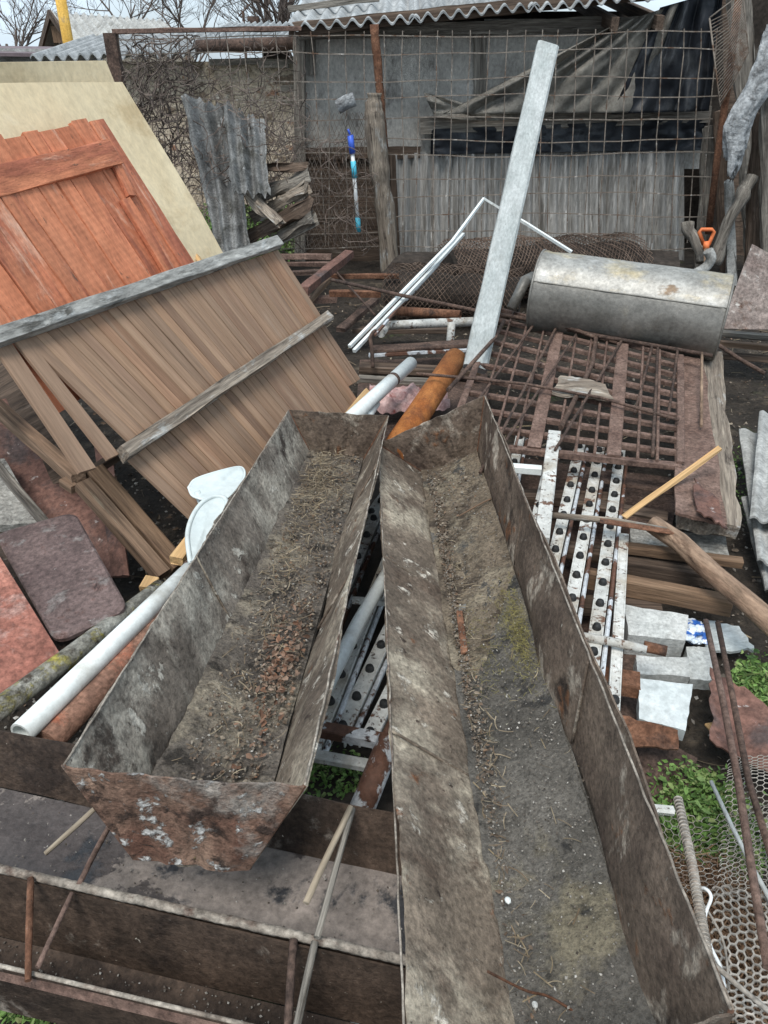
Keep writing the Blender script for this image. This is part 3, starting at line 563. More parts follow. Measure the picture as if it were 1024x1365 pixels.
# ---------------------------------------------------------------- right-hand timber wall, rack, pole, fork
wall_things = [
 (1010, 350, 985, -20, .16, 7.2, 'wood_grey', 'wide grey upright board at the right edge behind the bag'),
 (968, 352, 960, 150, .10, 7.3, 'wood_dark', 'dark upright board right of the rusty pole'),
 (1002, 360, 1018, 150, .15, 6.9, 'wood_dark', 'dark brown rough board under the crumpled bag'),
 (1030, 380, 1026, 60, .16, 6.7, 'wood_grey', 'pale upright board cut by the right edge of the photo'),
 (930, 352, 945, 170, .09, 7.4, 'wood_grey', 'slim grey upright beside the end of the slate wall'),
 (975, 350, 972, 240, .06, 6.85, 'slate', 'thin grey strip standing right of the fork'),
]
for (x0, y0, x1, y1, w, Y, mt, lb) in wall_things:
    tag(bar('upright_board', PY(x0, y0 + 40, Y), PY(x1, y1, Y), w, .04, mt, wob=.03, up=(0, 1, 0)), lb, 'board', 'upright boards at the right end')
tag(rod('branch', [PY(950, 352, 6.7), PY(968, 305, 6.72), PY(988, 262, 6.75), PY(1002, 232, 6.8)], .055, 'wood_grey', wob=.1, curve=True), 'grey leaning trunk right of the orange handle', 'log')
tag(rod('branch', [PY(936, 350, 6.7), PY(926, 320, 6.8), PY(916, 298, 6.85)], .05, 'wood_grey', wob=.1, curve=True), 'short grey trunk left of the orange handle', 'log')
tag(rod('leaning_pole', [PY(944, 312, 6.95), PY(958, 200, 6.95), PY(974, 90, 6.95), PY(986, -10, 6.95)], .030, 'rust', wob=.03), 'long thin rusty pole leaning at the shed end', 'pole')
t = T('wire_rack', 'bent white wire shelf rack hanging beside the rusty pole', 'rack', PY(955, 100, 6.9))
rk = [PY(946, 24, 6.9), PY(990, -10, 6.85), PY(998, 70, 6.85), PY(960, 142, 6.9)]
rod('rim', rk + [rk[0]], .007, 'wire', t, n=6)
bm = bmesh.new()
for k in range(1, 26):
    f = k / 26; tube_bm(bm, [rk[0].lerp(rk[3], f), rk[0].lerp(rk[3], f).lerp(rk[1].lerp(rk[2], f), .5) + Vector((0, -.03, -.03)), rk[1].lerp(rk[2], f)], .004, 4, cap=False)
link('bars', bm, 'wire', t)
# crumpled bag
bm = bmesh.new(); bmesh.ops.create_icosphere(bm, subdivisions=5, radius=1)
mwb = Matrix.Translation(PY(1003, 132, 6.6))
for v in bm.verts:
    co = v.co.copy(); k = 1 + .28 * nz(co, 2.2, 3) + .14 * abs(nz(co, 6, 5)) + .06 * nz(co, 15)
    v.co = Vector((co.x * .105, co.y * .06, co.z * .50)) * k
    v.co.x += .07 * (v.co.z / .5) + .04 * sin(v.co.z * 9)
tag(link('plastic_bag', bm, 'bag', None, mwb, True), 'long crumpled whitish plastic sheet hanging on the boards at top right', 'plastic sheet')
# fork / spade with D handle
t = T('garden_spade', 'spade with orange D shaped handle propped at the shed end', 'spade', PY(940, 360, 6.6))
D = [PY(x, y, 6.6) for x, y in ((938, 326), (932, 309), (935, 306), (949, 306), (952, 309), (945, 326))]
rod('handle', D + [D[0]], .016, 'orange', t, n=8)
rod('socket', [PY(941, 322, 6.6), PY(941.5, 332, 6.58)], .026, 'orange', t)
rod('shaft', [PY(941.5, 330, 6.58), PY(940, 400, 6.3)], .018, 'wood_mid', t)
tag(rod('pipe_elbow', [PY(944, 334, 6.4), PY(948, 345, 6.4), PY(940, 357, 6.4), PY(925, 366, 6.3)], .04, 'slate', curve=True), 'grey ribbed plastic hose end below the orange handle', 'hose')

# ---------------------------------------------------------------- panels leaning on the left
def plane_panel(name, label, cat, c, th, mat, **k): return tag(sheet(name, c, th, mat, **k), label, cat)
# cream plywood
BR, TR = P(303, 345, .80), PY(165, 108, 4.12); TL = TR - Vector((.62, 1.75, -.01)); BL = BR - Vector((.62, 1.75, 0))
t = T('plywood_sheet', 'large cream plywood sheet with a slot near its lower corner, leaning behind the orange door', 'plywood', BL)
ddn = (BR - TR).normalized()
sheet('board', [BL + ddn * .02, BR + ddn * .02, TR, TL], .018, 'cream', t, 14, 20, .010)
nr = (BR - BL).cross(TL - BL).normalized()
a, b = P(248, 325, .86), P(266, 352, .80)
bar('slot', a + nr * .035, b + nr * .035, .022, .006, 'dark', t, up=nr); bar('batten', P(241, 328, .87) + nr * .05, P(262, 362, .80) + nr * .05, .028, .02, 'wood_new', t, up=nr)
TR2 = PY(142, 81, 4.28); TL2 = PY(-60, 84, 3.45); BRx = PY(180, 140, 4.25)
tag(sheet('plywood_sheet', [PY(-60, 300, 3.35), BR + Vector((-.25, .15, .0)), TR2, TL2], .018, 'cream', None, 14, 14, .008), 'second cream plywood sheet standing behind the larger one', 'plywood')
# orange-red plank door
dBR, dTR = P(262, 362, .85), PY(125, 158, 3.59)
ax = (P(262, 362, .85) - P(55, 430, .9)); ax.z = 0; ax.normalize()
dBL = dBR - ax * 1.25; dTL = dTR - ax * 1.25; up_ = (dTR - dBR).normalized(); nr = ax.cross(up_).normalized()
if nr.x < 0: nr = -nr
t = T('plank_door', 'orange red painted plank door with cross batten leaning against the cream plywood', 'door', dBL)
Hd = (dTR - dBR).length + .16
bm = bmesh.new(); w_ = 1.25 / 11; rn = random.Random(5)
org = dBR - up_ * .16
mw = Matrix((up_, -ax, up_.cross(-ax))).transposed().to_4x4(); mw.translation = org
sg = 1 if mw.to_3x3().col[2].dot(nr) > 0 else -1
yy = .0; k = 0
while yy < 1.25:
    ww = rn.uniform(.085, .125); top = Hd - .005 + rn.uniform(-.006, .006)
    box(bm, top, ww - .006, .022, x0=-.014 * rn.random(), y=yy + ww/2, z=sg * rn.uniform(-.003, .003), seg=16, wob=.005, bev=.002, seed=k * 3.1); yy += ww; k += 1
link('planks', bm, 'red_door', t, mw)
def dm(x, y): return org + up_ * x + (-ax) * y
a, b = P(0, 0, 0), None
def onplane(x, y, off=0.):
    # pixel ray meets the door plane
    o = Vector((0, 0, CZ)); d = Vector(((x - CX) / F, c30 - (y - CY) / F * s30, -(s30 + (y - CY) / F * c30)))
    n_, p0 = onplane.pl; return o + d * ((p0 + n_ * off - o).dot(n_) / d.dot(n_))
onplane.pl = (nr, dBR)
bar('batten', onplane(-60, 256, .03), onplane(152, 204, .03), .10, .03, 'red_door', t, up=nr, wob=.006)
bar('stile', onplane(149, 208, .024), onplane(175, 262, .024), .05, .02, 'red_door', t, up=nr, wob=.004)
bar('stile', onplane(166, 266, .03), onplane(232, 375, .03), .055, .024, 'red_door', t, up=nr, wob=.004)
# pale brown slat panel
sBR, sTR = P(492, 520, .22), P(370, 334, .90); sTL = P(-6, 462, .90); sBL = P(252, 705, .30)
nr = (sBR - sBL).cross(sTL - sBL).normalized()
if nr.z < 0: nr = -nr
onplane.pl = (nr, sBR)
t = T('slat_panel', 'brown slatted board panel with grey top beam and middle rail leaning over the timber frame', 'panel', sBL)
exx = (sTR - sTL).normalized(); dn = (sBR - sTR); H_ = dn.length; dn.normalize(); dn = (dn - exx * dn.dot(exx)).normalized(); Lw = (sTR - sTL).length
mw = Matrix((dn, exx, dn.cross(exx))).transposed().to_4x4(); mw.translation = sTL
sg = 1 if mw.to_3x3().col[2].dot(nr) > 0 else -1
nb = 34; bw = Lw / nb; rn = random.Random(8)
for part, (x0, x1) in (('upper_boards', (0.0, .47)), ('lower_boards', (.47, .97))):
    bm = bmesh.new()
    for k in range(nb):
        if part == 'upper_boards' and k in (0, 1): continue
        L0, L1 = x0 * H_, x1 * H_
        sl_ = (.13 - .13 * k / nb) * H_
        if part == 'upper_boards': L1 += sl_ + rn.uniform(-.004, .004)
        else: L0 += sl_ - .02 * H_
        if part == 'lower_boards':
            if k < 1: continue
            if k < 4: L0 = .61 * H_
            L1 += ((.05 + .08 * (1 - k / nb)) * H_ if k < 31 else -.05) ; L1 += rn.uniform(-.004, .004)
        box(bm, L1 - L0, bw - .0030, .014, x0=L0, y=(k + .5) * bw, z=sg * (rn.uniform(-.0015, .0015) - (.012 if part == 'lower_boards' else 0)), seg=4, wob=.001, bev=.0015, seed=k)
    inv = mw.inverted(); lay = bm.verts.layers.float_vector.new('rest')
    for v in bm.verts:
        v[lay] = v.co.copy()
        a_, b_ = v.co.x / H_, v.co.y / Lw; q = sTL.lerp(sTR, b_).lerp(sBL.lerp(sBR, b_), a_) if a_ <= 1 else sBL.lerp(sBR, b_) + (sBL - sTL).lerp(sBR - sTR, b_) * (a_ - 1)
        v.co = inv @ (q + nr * v.co.z * sg)
    link(part, bm, 'slats_row', t, mw)
# loose boards at left end
def SP(u, v, off=0.): return sTL.lerp(sTR, u).lerp(sBL.lerp(sBR, u), v) + nr * off   # u along the beam, v down the slope
def topx(p):
    d = depth(p); return CX + F * p.x / d, CY + F * ((CZ - p.z) * c30 - p.y * s30) / d
def onq(x, y, off=0., u=.5, v=.5):
    for _ in range(12):
        x0, y0 = topx(SP(u, v, off)); xu, yu = topx(SP(u + .001, v, off)); xv, yv = topx(SP(u, v + .001, off))
        a_, b_, c_, d_ = (xu - x0) * 1e3, (xv - x0) * 1e3, (yu - y0) * 1e3, (yv - y0) * 1e3; D_ = a_ * d_ - b_ * c_
        ex, ey = x - x0, y - y0; u += (ex * d_ - ey * b_) / D_; v += (a_ * ey - c_ * ex) / D_
    return SP(u, v, off)
bar('loose_board', SP(.012, .0, .004), onq(116, 628, .02), .068, .014, 'slats', t, up=nr, bev=.002)
bar('loose_board', SP(.052, .0, .008), onq(150, 610, .012), .055, .014, 'slats', t, up=nr, bev=.002)
bar('top_beam', SP(-.03, -.01, .035), SP(1.0, -.03, .03), .052, .04, 'beam_blue', t, up=nr, wob=.004)
bar('middle_rail', onq(162, 606, .028), onq(438, 422, .028), .046, .045, 'wood_beam', t, up=nr, wob=.008)
bar('bottom_edge', onq(452, 566, -.01), onq(490, 522, .0), .035, .02, 'wood_new', t, up=nr, wob=.004)
# supporting timber frame
t = T('timber_frame', 'brown timber frame propping up the slat panel', 'frame', P(235, 775, .1))
A, B, Cq = P(-20, 528, .52), P(106, 640, .43), P(218, 768, .18)
bar('rail', A, B, .05, .05, 'wood_mid', t, wob=.005, up=(.3, -.3, 1)); bar('rail', B + Vector((.01, -.01, -.01)), Cq, .055, .045, 'wood_mid', t, wob=.005, up=(.3, -.3, 1))
bar('post', P(125, 632, .42), P(236, 760, .16), .06, .09, 'wood_brown', t, wob=.004, up=(.3, -.3, 1))
bar('brace', P(118, 632, .43), P(162, 604, .44), .03, .03, 'wood_dark', t, wob=.004)
bar('block', P(84, 642, .42), P(100, 652, .41), .03, .03, 'wood_mid', t)
bar('stud', P(150, 640, .38), P(166, 700, .1), .03, .03, 'wood_dark', t)
tag(bar('wood_block', P(196, 790, .20), P(205, 775, .21), .045, .05, 'wood_new', wob=.003), 'short fresh pine block on the white pipe by the frame foot', 'block')
tag(bar('pine_plank', P(235, 748, .24), P(262, 712, .26), .05, .03, 'wood_new', wob=.004), 'pine offcut tucked under the slat panel beside the chair', 'plank')
tag(bar('dark_board', P(-30, 395, .62), P(40, 440, .60), .10, .03, 'wood_dark', wob=.008), 'dark board end showing left of the orange door foot', 'board')
tag(bar('beige_plank', P(-20, 452, .80), P(50, 428, .85), .06, .02, 'wood_mid', wob=.006, up=(.5, -.3, .8)), 'beige plank between the orange door and the grey beam', 'plank')
tag(sheet('dark_panel', [P(-30, 470, .50), P(30, 430, .62), P(110, 640, .25), P(30, 660, .2)], .015, 'wood_dark', None, 6, 6, .004), 'dark board panel in shade under the slat panel', 'panel')  # plain dark panel covering the area below the slats
# sheets at left edge
tag(sheet('metal_sheet', [P(-60, 545, .40), P(60, 520, .42), P(172, 770, .10), P(60, 770, .05)], .006, 'brown_sheet', None, 10, 10, .01), 'dull brown steel sheet behind the timber frame', 'metal sheet')
tag(sheet('metal_sheet', [P(122, 560, .37), P(150, 600, .33), P(173, 768, .12), P(150, 768, .11)], .006, 'brown_sheet', None, 6, 6, .004), 'narrow reddish steel strip beside the frame post', 'metal sheet')
tag(bar('grey_batten', P(-30, 590, .36), P(62, 700, .30), .03, .03, 'wood_grey', wob=.005), 'weathered thin batten above the round cornered lid', 'batten')
tag(sheet('concrete_slab', [P(-40, 610, .32), P(10, 620, .32), P(58, 705, .26), P(-40, 712, .26)], .03, 'concrete_old', None, 8, 8, .01, .02), 'broken grey concrete slab at the left edge', 'slab')
tag(sheet('painted_sheet', [P(-40, 700, .36), P(0, 742, .36), P(86, 880, .27), P(-40, 975, .27)], .006, 'paint_rust', None, 10, 10, .006), 'faded red painted steel sheet at the left edge beside the lid', 'metal sheet')
# rounded lid
def rounded(name, label, cat, c, th, mat, rad, rim=.0, par=None):
    c = [Vector(q) for q in c]; up = (c[1] - c[0]).cross(c[3] - c[0]).normalized()
    if up.z < 0: up = -up
    mw = frame(c[0], c[1], up); inv = mw.inverted(); L = [inv @ q for q in c]
    out = []
    for i in range(4):
        a, b, d = L[i-1], L[i], L[(i+1) % 4]; e1 = (a - b).normalized(); e2 = (d - b).normalized()
        p1, p2 = b + e1 * rad, b + e2 * rad
        for k in range(9):
            f = k / 8; out.append(p1 * (1-f)**2 + b * 2*f*(1-f) + p2 * f*f)
    bm = bmesh.new(); cen = sum(out, Vector()) / len(out)
    R0 = [bm.verts.new(q + Vector((0, 0, -th))) for q in out]; R1 = [bm.verts.new(q) for q in out]
    R2 = [bm.verts.new(q.lerp(cen, .05) + Vector((0, 0, rim))) for q in out]; R3 = [bm.verts.new(q.lerp(cen, .13) + Vector((0, 0, rim * .4))) for q in out]
    n = len(out)
    for A_, B_ in ((R0, R1), (R1, R2), (R2, R3)):
        for i in range(n): bm.faces.new((A_[i], A_[(i+1) % n], B_[(i+1) % n], B_[i]))
    bm.faces.new(R3); bm.faces.new(R0[::-1])
    return tag(link(name, bm, mat, par, mw), label, cat)
rounded('lid', 'brown steel lid with rounded corners and pale flecks lying at the left', 'lid', [P(-8, 712, .33), P(100, 682, .36), P(172, 812, .30), P(74, 858, .27)], .012, 'plate', .05, .006)
rounded('lid', 'second dark lid lying beneath the brown rounded lid', 'lid', [P(-22, 730, .28), P(90, 700, .30), P(166, 842, .25), P(66, 880, .22)], .012, 'front_rust', .05, .004)

# long pipes under the left trough
tag(rod('lichen_pole', [P(-20, 958, .33), P(100, 872, .28), P(216, 784, .25)], .028, 'lichen', wob=.06, n=14), 'rough pole covered in yellow lichen next to the white pipe', 'pole')
a, b = P(28, 978, .30), P(280, 735, .27)
t = T('white_pipe', 'long white enamelled pipe running from the lower left under the left trough', 'pipe', a)
rod('tube', [a, a.lerp(b, .5), b], .029, 'white_pipe', t, n=20, hollow=True)
q0, q1 = a.lerp(b, .86), a.lerp(b, .885); rod('joint', [q0, q1], .032, 'rust_brown', t, n=18)
a, b = P(450, 574, .34), P(548, 484, .36)
t = T('white_pipe', 'white pipe end sticking out behind the left trough end plate next to the orange pipe', 'pipe', a)
rod('tube', [a, b], .033, 'white_pipe', t, n=20, hollow=True)
q0, q1 = a.lerp(b, .70), a.lerp(b, .73); rod('joint', [q0, q1], .0338, 'rust_dark', t, n=18)
tag(rod('rusty_pipe', [P(62, 990, .25), P(205, 840, .24), P(330, 720, .23)], .036, 'rust_pipe', wob=.015, n=16), 'rusty reddish pipe beside the white pipe under the left trough', 'pipe')
a, b = P(520, 610, .34), P(607, 478, .40)
t = rod('rusty_pipe', [a, b], .054, 'rust_orange', n=22, hollow=True, seg=6); tag(t, 'bright orange rusty pipe sticking up behind the two troughs', 'pipe')

# white plastic chair
t = T('plastic_chair', 'white plastic garden chair lying half under the left trough', 'chair', P(290, 700, .3))
def moulded(name, pts, par, r_=.0038, sink=.0025):
    pts = smoothpts(pts + [pts[0]], 5)[:-1]; c = sum(pts, Vector()) / len(pts); n_ = len(pts); bm = bmesh.new(); up = Vector((0, 0, 1))
    rg = [[bm.verts.new(q.lerp(c, s_) + up * z_) for q in pts] for s_, z_ in ((0, 0), (.12, -sink), (.7, -sink * 1.3))]
    for A1, B1 in zip(rg, rg[1:]):
        for i in range(n_): bm.faces.new((A1[i], A1[(i+1) % n_], B1[(i+1) % n_], B1[i]))
    cv = bm.verts.new(c - up * sink * 1.3)
    for i in range(n_): bm.faces.new((cv, rg[-1][i], rg[-1][(i+1) % n_]))
    bmesh.ops.recalc_face_normals(bm, faces=bm.faces[:]); bmesh.ops.solidify(bm, geom=bm.faces[:], thickness=.003); o = link(name, bm, 'chair', par, smooth=True)
    bm = bmesh.new(); tube_bm(bm, pts + [pts[0], pts[1]], r_, 8, cap=False); link('rim', bm, 'chair', o)
    return o
moulded('seat', [P(x, y, z) for x, y, z in ((251, 650, .42), (262, 638, .43), (300, 626, .44), (322, 623, .43), (326, 636, .42), (312, 655, .42), (298, 667, .41), (282, 668, .41), (258, 662, .41))], t)
moulded('armrest', [P(x, y, z) for x, y, z in ((254, 750, .37), (250, 715, .40), (256, 690, .42), (270, 670, .44), (288, 662, .44), (302, 668, .43), (296, 700, .40), (272, 735, .37))], t, .008)
rod('leg', [P(262, 655, .42), P(300, 740, .2)], .012, 'chair', t)

# ---------------------------------------------------------------- the big sheet-steel feed troughs
def RM(yaw, pitch, roll): return Matrix.Rotation(yaw, 4, 'Z') @ Matrix.Rotation(pitch, 4, 'X') @ Matrix.Rotation(roll, 4, 'Y')
def trough(name, label, q, mats, seams=(), rimmat='rim_pale', seed=1, nearcap=True):
    wt, wb, h, L, e, x, y, z, yaw, pi_, ro = q
    mw = Matrix.Translation((x, y, z)) @ RM(yaw, pi_, ro)
    t = T(name, label, 'trough', (x, y, z)); rn = random.Random(seed)
    def wall(nm, c, mat, nx, ny, edge_top=True, th=.004, dent=.011):
        bm = bmesh.new(); s = rn.random() * 50
        def dd(u, v):
            k = dent * nz((u * 6, v * 1.5, s)) * 2 + .0015 * nz((u * 30, v * 6, s))
            # overlapping sheet joints along the wall
            for sx in seams:
                if nm == 'side_wall' and 0 < u - sx < .012: k += .004
            ey = .006 * nz((u * 26, s, 1)) + .004 * nz((u * 70, s, 1)) if (v == 1. and edge_top) else 0.
            return (k * min(1, 6 * min(u, 1 - u) + .15), 0., ey)
        grid_bm(bm, c, nx, ny, dd, th); return link(nm, bm, mat, t, mw)
    wall('side_wall', [(-wb/2, 0, 0), (-wb/2, L, 0), (-wt/2, L, h), (-wt/2, 0, h)], mats[0], 90, 8)
    wall('side_wall', [(wb/2, L, 0), (wb/2, 0, 0), (wt/2, 0, h), (wt/2, L, h)], mats[1], 90, 8)
    wall('floor', [(-wb/2 - .004, -.0, -.002), (wb/2 + .004, 0, -.002), (wb/2 + .004, L, -.002), (-wb/2 - .004, L, -.002)], mats[2], 10, 60, False)
    wall('end_plate', [(-wb/2, L + .003, 0), (wb/2, L + .003, 0), (wt/2, L + .003, h), (-wt/2, L + .003, h)], mats[3], 16, 8)
    if nearcap: wall('end_plate', [(-wb/2, -.003, -.004), (wb/2, -.003, -.004), (wt/2, -.006, h), (-wt/2, -.006, h)][::1], mats[4], 24, 10, dent=.008)
    return t, mw
qL = [0.4128, 0.2109, 0.2034, 2.0552, 0.0017, -0.3457, 0.8805, 0.4163, -0.0737, -0.0958, 0.0298]
qR = [0.4392, 0.2052, 0.2092, 2.1804, -0.0165, 0.3196, 0.5027, 0.3638, 0.0239, -0.0243, -0.4481]
tL, mL = trough('feed_trough', 'left long rusty steel trough with leaf litter and a scalloped near end plate', qL, ['wall_L', 'wall_R', 'floor_dirt', 'wall_D', 'end_rust'], (.42, .0), seed=3)
tR, mR = trough('feed_trough', 'right long steel trough with grey silt floor and yellow moss', qR, ['wall_R', 'wall_D', 'floor_bitumen', 'wall_D', 'wall_D'], (), seed=11)
# folded rims
mats_w = ('wall_R', 'wall_D')
for t_, mw_, q in ((tL, mL, qL), (tR, mR, qR)):
    wt, wb, h, L = q[:4]; rn = random.Random(2)
    for sx in (-1, 1):
        bm = bmesh.new(); pts = [Vector((sx * wt / 2 + .003 * nz((k * .7, sx, 3)), L * k / 60, h + .003 * nz((k * .9, sx, 1)) )) for k in range(61)]
        tube_bm(bm, pts, .0023, 5); link('rim', bm, 'rim_pale', t_, mw_)
        for yy_ in (0, L):
            bm = bmesh.new(); tube_bm(bm, [Vector((sx * (wb + (wt - wb) * k / 10) / 2, yy_, h * k / 10)) + Vector((nz((k, sx, 1)), nz((k, sx, 2)), 0)) * .002 for k in range(11)], .0034, 6); link('weld_seam', bm, 'rust', t_, mw_)
    for f_ in ((.36, .72) if q is qL else (.3, .62)):
        for sx in (-1, 1):
            bm = bmesh.new(); tube_bm(bm, [Vector((sx * ((wb + (wt - wb) * k / 10) / 2 - .001), L * f_ + .02 * k / 10, h * k / 10)) for k in range(1, 11)], .0035, 5); link('weld_seam', bm, mats_w[0 if sx < 0 else 1], t_, mw_)

# silt, leaves, straw and moss inside the troughs
def silt(t_, mw_, q, name, mat, prof, seed, y0=.0, y1=1.):
    wt, wb, h, L = q[:4]; bm = bmesh.new(); ny, nx = 160, 22; G = []
    for j in range(ny + 1):
        v = y0 + (y1 - y0) * j / ny; row = []
        for i in range(nx + 1):
            u = i / nx; z = max(-.001, prof(u, v) + .006 * nz((u * 4, v * 20, seed), 1.5) + .004 * nz((u * 12, v * 70, seed), 1.6))
            half = wb / 2 + (wt - wb) / 2 * min(z, h) / h - .003
            row.append(bm.verts.new(((u * 2 - 1) * half, v * L, z + .002)))
        G.append(row)
    for j in range(ny):
        for i in range(nx): bm.faces.new((G[j][i], G[j][i+1], G[j+1][i+1], G[j+1][i]))
    o = link(name, bm, mat, t_, mw_, True); tag(o, kind='stuff'); return o
silt(tL, mL, qL, 'silt', 'floor_dirt', lambda u, v: .012 + .022 * max(0, 1 - u * 3) + .02 * max(0, nz((u * 2, v * 6, 3))), 2)
silt(tR, mR, qR, 'silt', 'floor_bitumen', lambda u, v: .006 + .022 * max(0, 1 - u * 4) * (1 if v > .2 else .6) + .01 * max(0, nz((u * 2, v * 6, 8))), 5)
def inT(mw_, q, u, v, z=.02):
    wt, wb, h, L = q[:4]; return mw_ @ Vector(((u * 2 - 1) * wb / 2 * .97, v * L, z))
silt(tR, mR, qR, 'sand_silt', 'sand', lambda u, v: -.02 + .034 * min(1, max(0, (v - .40) * 9 + 1.4 * nz((u * 2.5, v * 7, 4)) - .9 * (u > .5) * (u - .5) * 2)) + .02 * max(0, 1 - u * 3.5), 7)
rn = random.Random(12)
def cloud(mw_, q, n, cu, cv, su, sv, z=.024, zs=.006):
    out = []
    while len(out) < n:
        u, v = rn.gauss(cu, su), rn.gauss(cv, sv)
        if 0 <= u <= 1 and 0.01 <= v <= .99: out.append(inT(mw_, q, u, v, z + abs(rn.gauss(0, zs))))
    return out
def band(mw_, q, n, u0, u1, v0, v1, z=.022, zs=.005): return [inT(mw_, q, rn.uniform(u0, u1), rn.uniform(v0, v1), z + abs(rn.gauss(0, zs))) for _ in range(n)]
scatter('dry_leaves', cloud(mL, qL, 230, .74, .29, .11, .05, .032, .010) + cloud(mL, qL, 60, .76, .14, .14, .07, .028, .008), 'leaf_red', 'heap of dry reddish leaves in the near half of the left trough', 'leaves', (.004, .0115))
scatter('leaf_litter', band(mL, qL, 450, .02, .98, .02, .98, .026, .006), 'litter', 'brown leaf litter spread along the floor of the left trough', 'leaf litter', (.0025, .007))
scatter('straw', cloud(mL, qL, 900, .35, .86, .3, .09, .03, .014) + cloud(mL, qL, 480, .35, .62, .25, .12, .028, .006) + cloud(mL, qL, 260, .5, .3, .3, .2, .03, .008), 'straw', 'dry straw and stalks at the far end of the left trough', 'straw', (.005, .02), 'straw', flat=.3)
scatter('soil_crumbs', cloud(mL, qL, 700, .75, .3, .2, .2, .026, .005) + band(mL, qL, 900, 0, 1, 0, 1, .024, .004), 'litter', 'soil crumbs over the floor of the left trough', 'soil', (.0025, .007), 'stone')
scatter('grit', band(mL, qL, 1500, .0, 1, .0, 1, .024, .004), 'grit', 'small grit and pebbles over the left trough floor', 'grit', (.0015, .004), 'stone')
scatter('grit', band(mR, qR, 2200, .0, 1, .0, 1, .016, .004) + cloud(mR, qR, 900, .05, .5, .07, .3, .03, .005), 'grit', 'fine grit over the silt of the right trough', 'grit', (.0012, .0035), 'stone')
scatter('leaf_litter', cloud(mR, qR, 800, .06, .74, .08, .14, .03, .006) + cloud(mR, qR, 420, .06, .42, .07, .14, .028, .005) + cloud(mR, qR, 160, .5, .9, .3, .05), 'litter', 'line of brown leaf crumbs along the left corner of the right trough floor', 'leaf litter', (.003, .008))
scatter('moss', cloud(mR, qR, 1600, .86, .485, .10, .045, .022, .008) + cloud(mR, qR, 500, .35, .47, .2, .05, .016, .004), 'moss', 'yellow green moss patch by the right wall of the right trough', 'moss', (.003, .008), 'straw', flat=.6)
scatter('straw', cloud(mR, qR, 260, .12, .45, .12, .25, .024, .008) + band(mR, qR, 90, 0, 1, .05, .9, .018), 'straw', 'scattered straw on the floor of the right trough', 'straw', (.006, .022), 'straw', flat=.2)
a, b = inT(mR, qR, .1, .48, .032), inT(mR, qR, .14, .56, .036)
tag(bar('rust_flake', a, b, .018, .006, 'rust', wob=.003), 'flat rusty flake lying in the left corner of the right trough', 'scrap')
a = inT(mR, qR, .12, .565, .03); tag(sheet('slate_chip', [a, a + Vector((.02, .004, 0)), a + Vector((.024, .03, .004)), a + Vector((.004, .03, 0))], .003, 'tank_low', None, 2, 2), 'small dark slate chip above the rust flake in the right trough', 'scrap')
for (x, y, s, mt, lb) in ((677, 1199, .007, 'white_pipe', 'white pebble in the right trough near the wall'), (713, 1338, .006, 'concrete', 'round tan pebble near the bottom of the right trough'), (601, 1318, .004, 'white_pipe', 'tiny white chip low on the left wall of the right trough')):
    q = P(x, y, .37 if s > .005 else .40); bm = bmesh.new(); bmesh.ops.create_icosphere(bm, subdivisions=2, radius=s)
    for v in bm.verts: v.co *= 1 + .5 * nz(v.co, 90, 3); v.co.z *= .6
    tag(link('pebble', bm, mt, None, Matrix.Translation(q)), lb, 'pebble')
# wire in right trough
tag(rod('thin_wire', [P(650, 1295, .42), P(700, 1320, .38), P(735, 1330, .36), P(790, 1365, .36)], .0022, 'rust', curve=True, n=5), 'thin rusty wire bent across the bottom of the right trough', 'wire')
tag(rod('twig', [P(612, 688, .37), P(640, 672, .38), P(655, 665, .385)], .003, 'wood_mid', curve=True, n=5), 'pale twig near the far end of the right trough', 'twig')

# ---------------------------------------------------------------- low cross troughs in the foreground
t = T('cross_trough', 'wide dark wet steel trough lying crosswise under the near end of the left trough', 'trough', P(250, 1100, .2))
a0, a1 = P(-160, 940, .37), P(570, 1093, .37); r0, r1 = P(-160, 1124, .36), P(570, 1289, .36)
dwn = Vector((0, 0, -.13))
fi0, fi1 = a0.lerp(r0, .16) + dwn, a1.lerp(r1, .16) + dwn; fo0, fo1 = a0.lerp(r0, .88) + dwn, a1.lerp(r1, .88) + dwn
sheet('side_wall', [fi0, fi1, a1, a0], .004, 'front_rust', t, 60, 6, .004, .004)
sheet('floor', [fo0, fo1, fi1 + Vector((0, .001, 0)), fi0 + Vector((0, .001, 0))], .004, 'front_steel', t, 60, 10, .006)
sheet('side_wall', [r0, r1, fo1, fo0], .004, 'front_rust', t, 60, 6, .003)
bm = bmesh.new(); pts = [r0.lerp(r1, k / 120) + Vector((0, 0, .004 + .0016 * (k % 2) + .003 * nz((k * .2, 0, 3)))) for k in range(121)]
tube_bm(bm, pts, .0085, 6); link('rim', bm, 'rim_pale', t)
t2 = T('gutter_trough', 'narrow brown steel trough along the bottom left in front of the wide cross trough', 'trough', P(200, 1300, .2))
s0, s1 = P(-160, 1249, .34), P(570, 1424, .34)
g0, g1 = r0 + Vector((.0, -.010, -.004)), r1 + Vector((0, -.010, -.004)); gd = Vector((0, 0, -.15))
sheet('side_wall', [g0.lerp(s0, .2) + gd, g1.lerp(s1, .2) + gd, g1, g0], .004, 'front_rust', t2, 60, 6, .003)
sheet('floor', [g0.lerp(s0, .98) + gd, g1.lerp(s1, .98) + gd, g1.lerp(s1, .2) + gd, g0.lerp(s0, .2) + gd], .004, 'front_rust', t2, 60, 6, .004)
sheet('side_wall', [s0, s1, g1.lerp(s1, .98) + gd, g0.lerp(s0, .98) + gd], .004, 'front_rust', t2, 60, 6, .003)
sheet('lip', [s0 + Vector((0, -.012, -.022)), s1 + Vector((0, -.012, -.022)), s1, s0], .004, 'rust_brown', t2, 60, 2, .001)
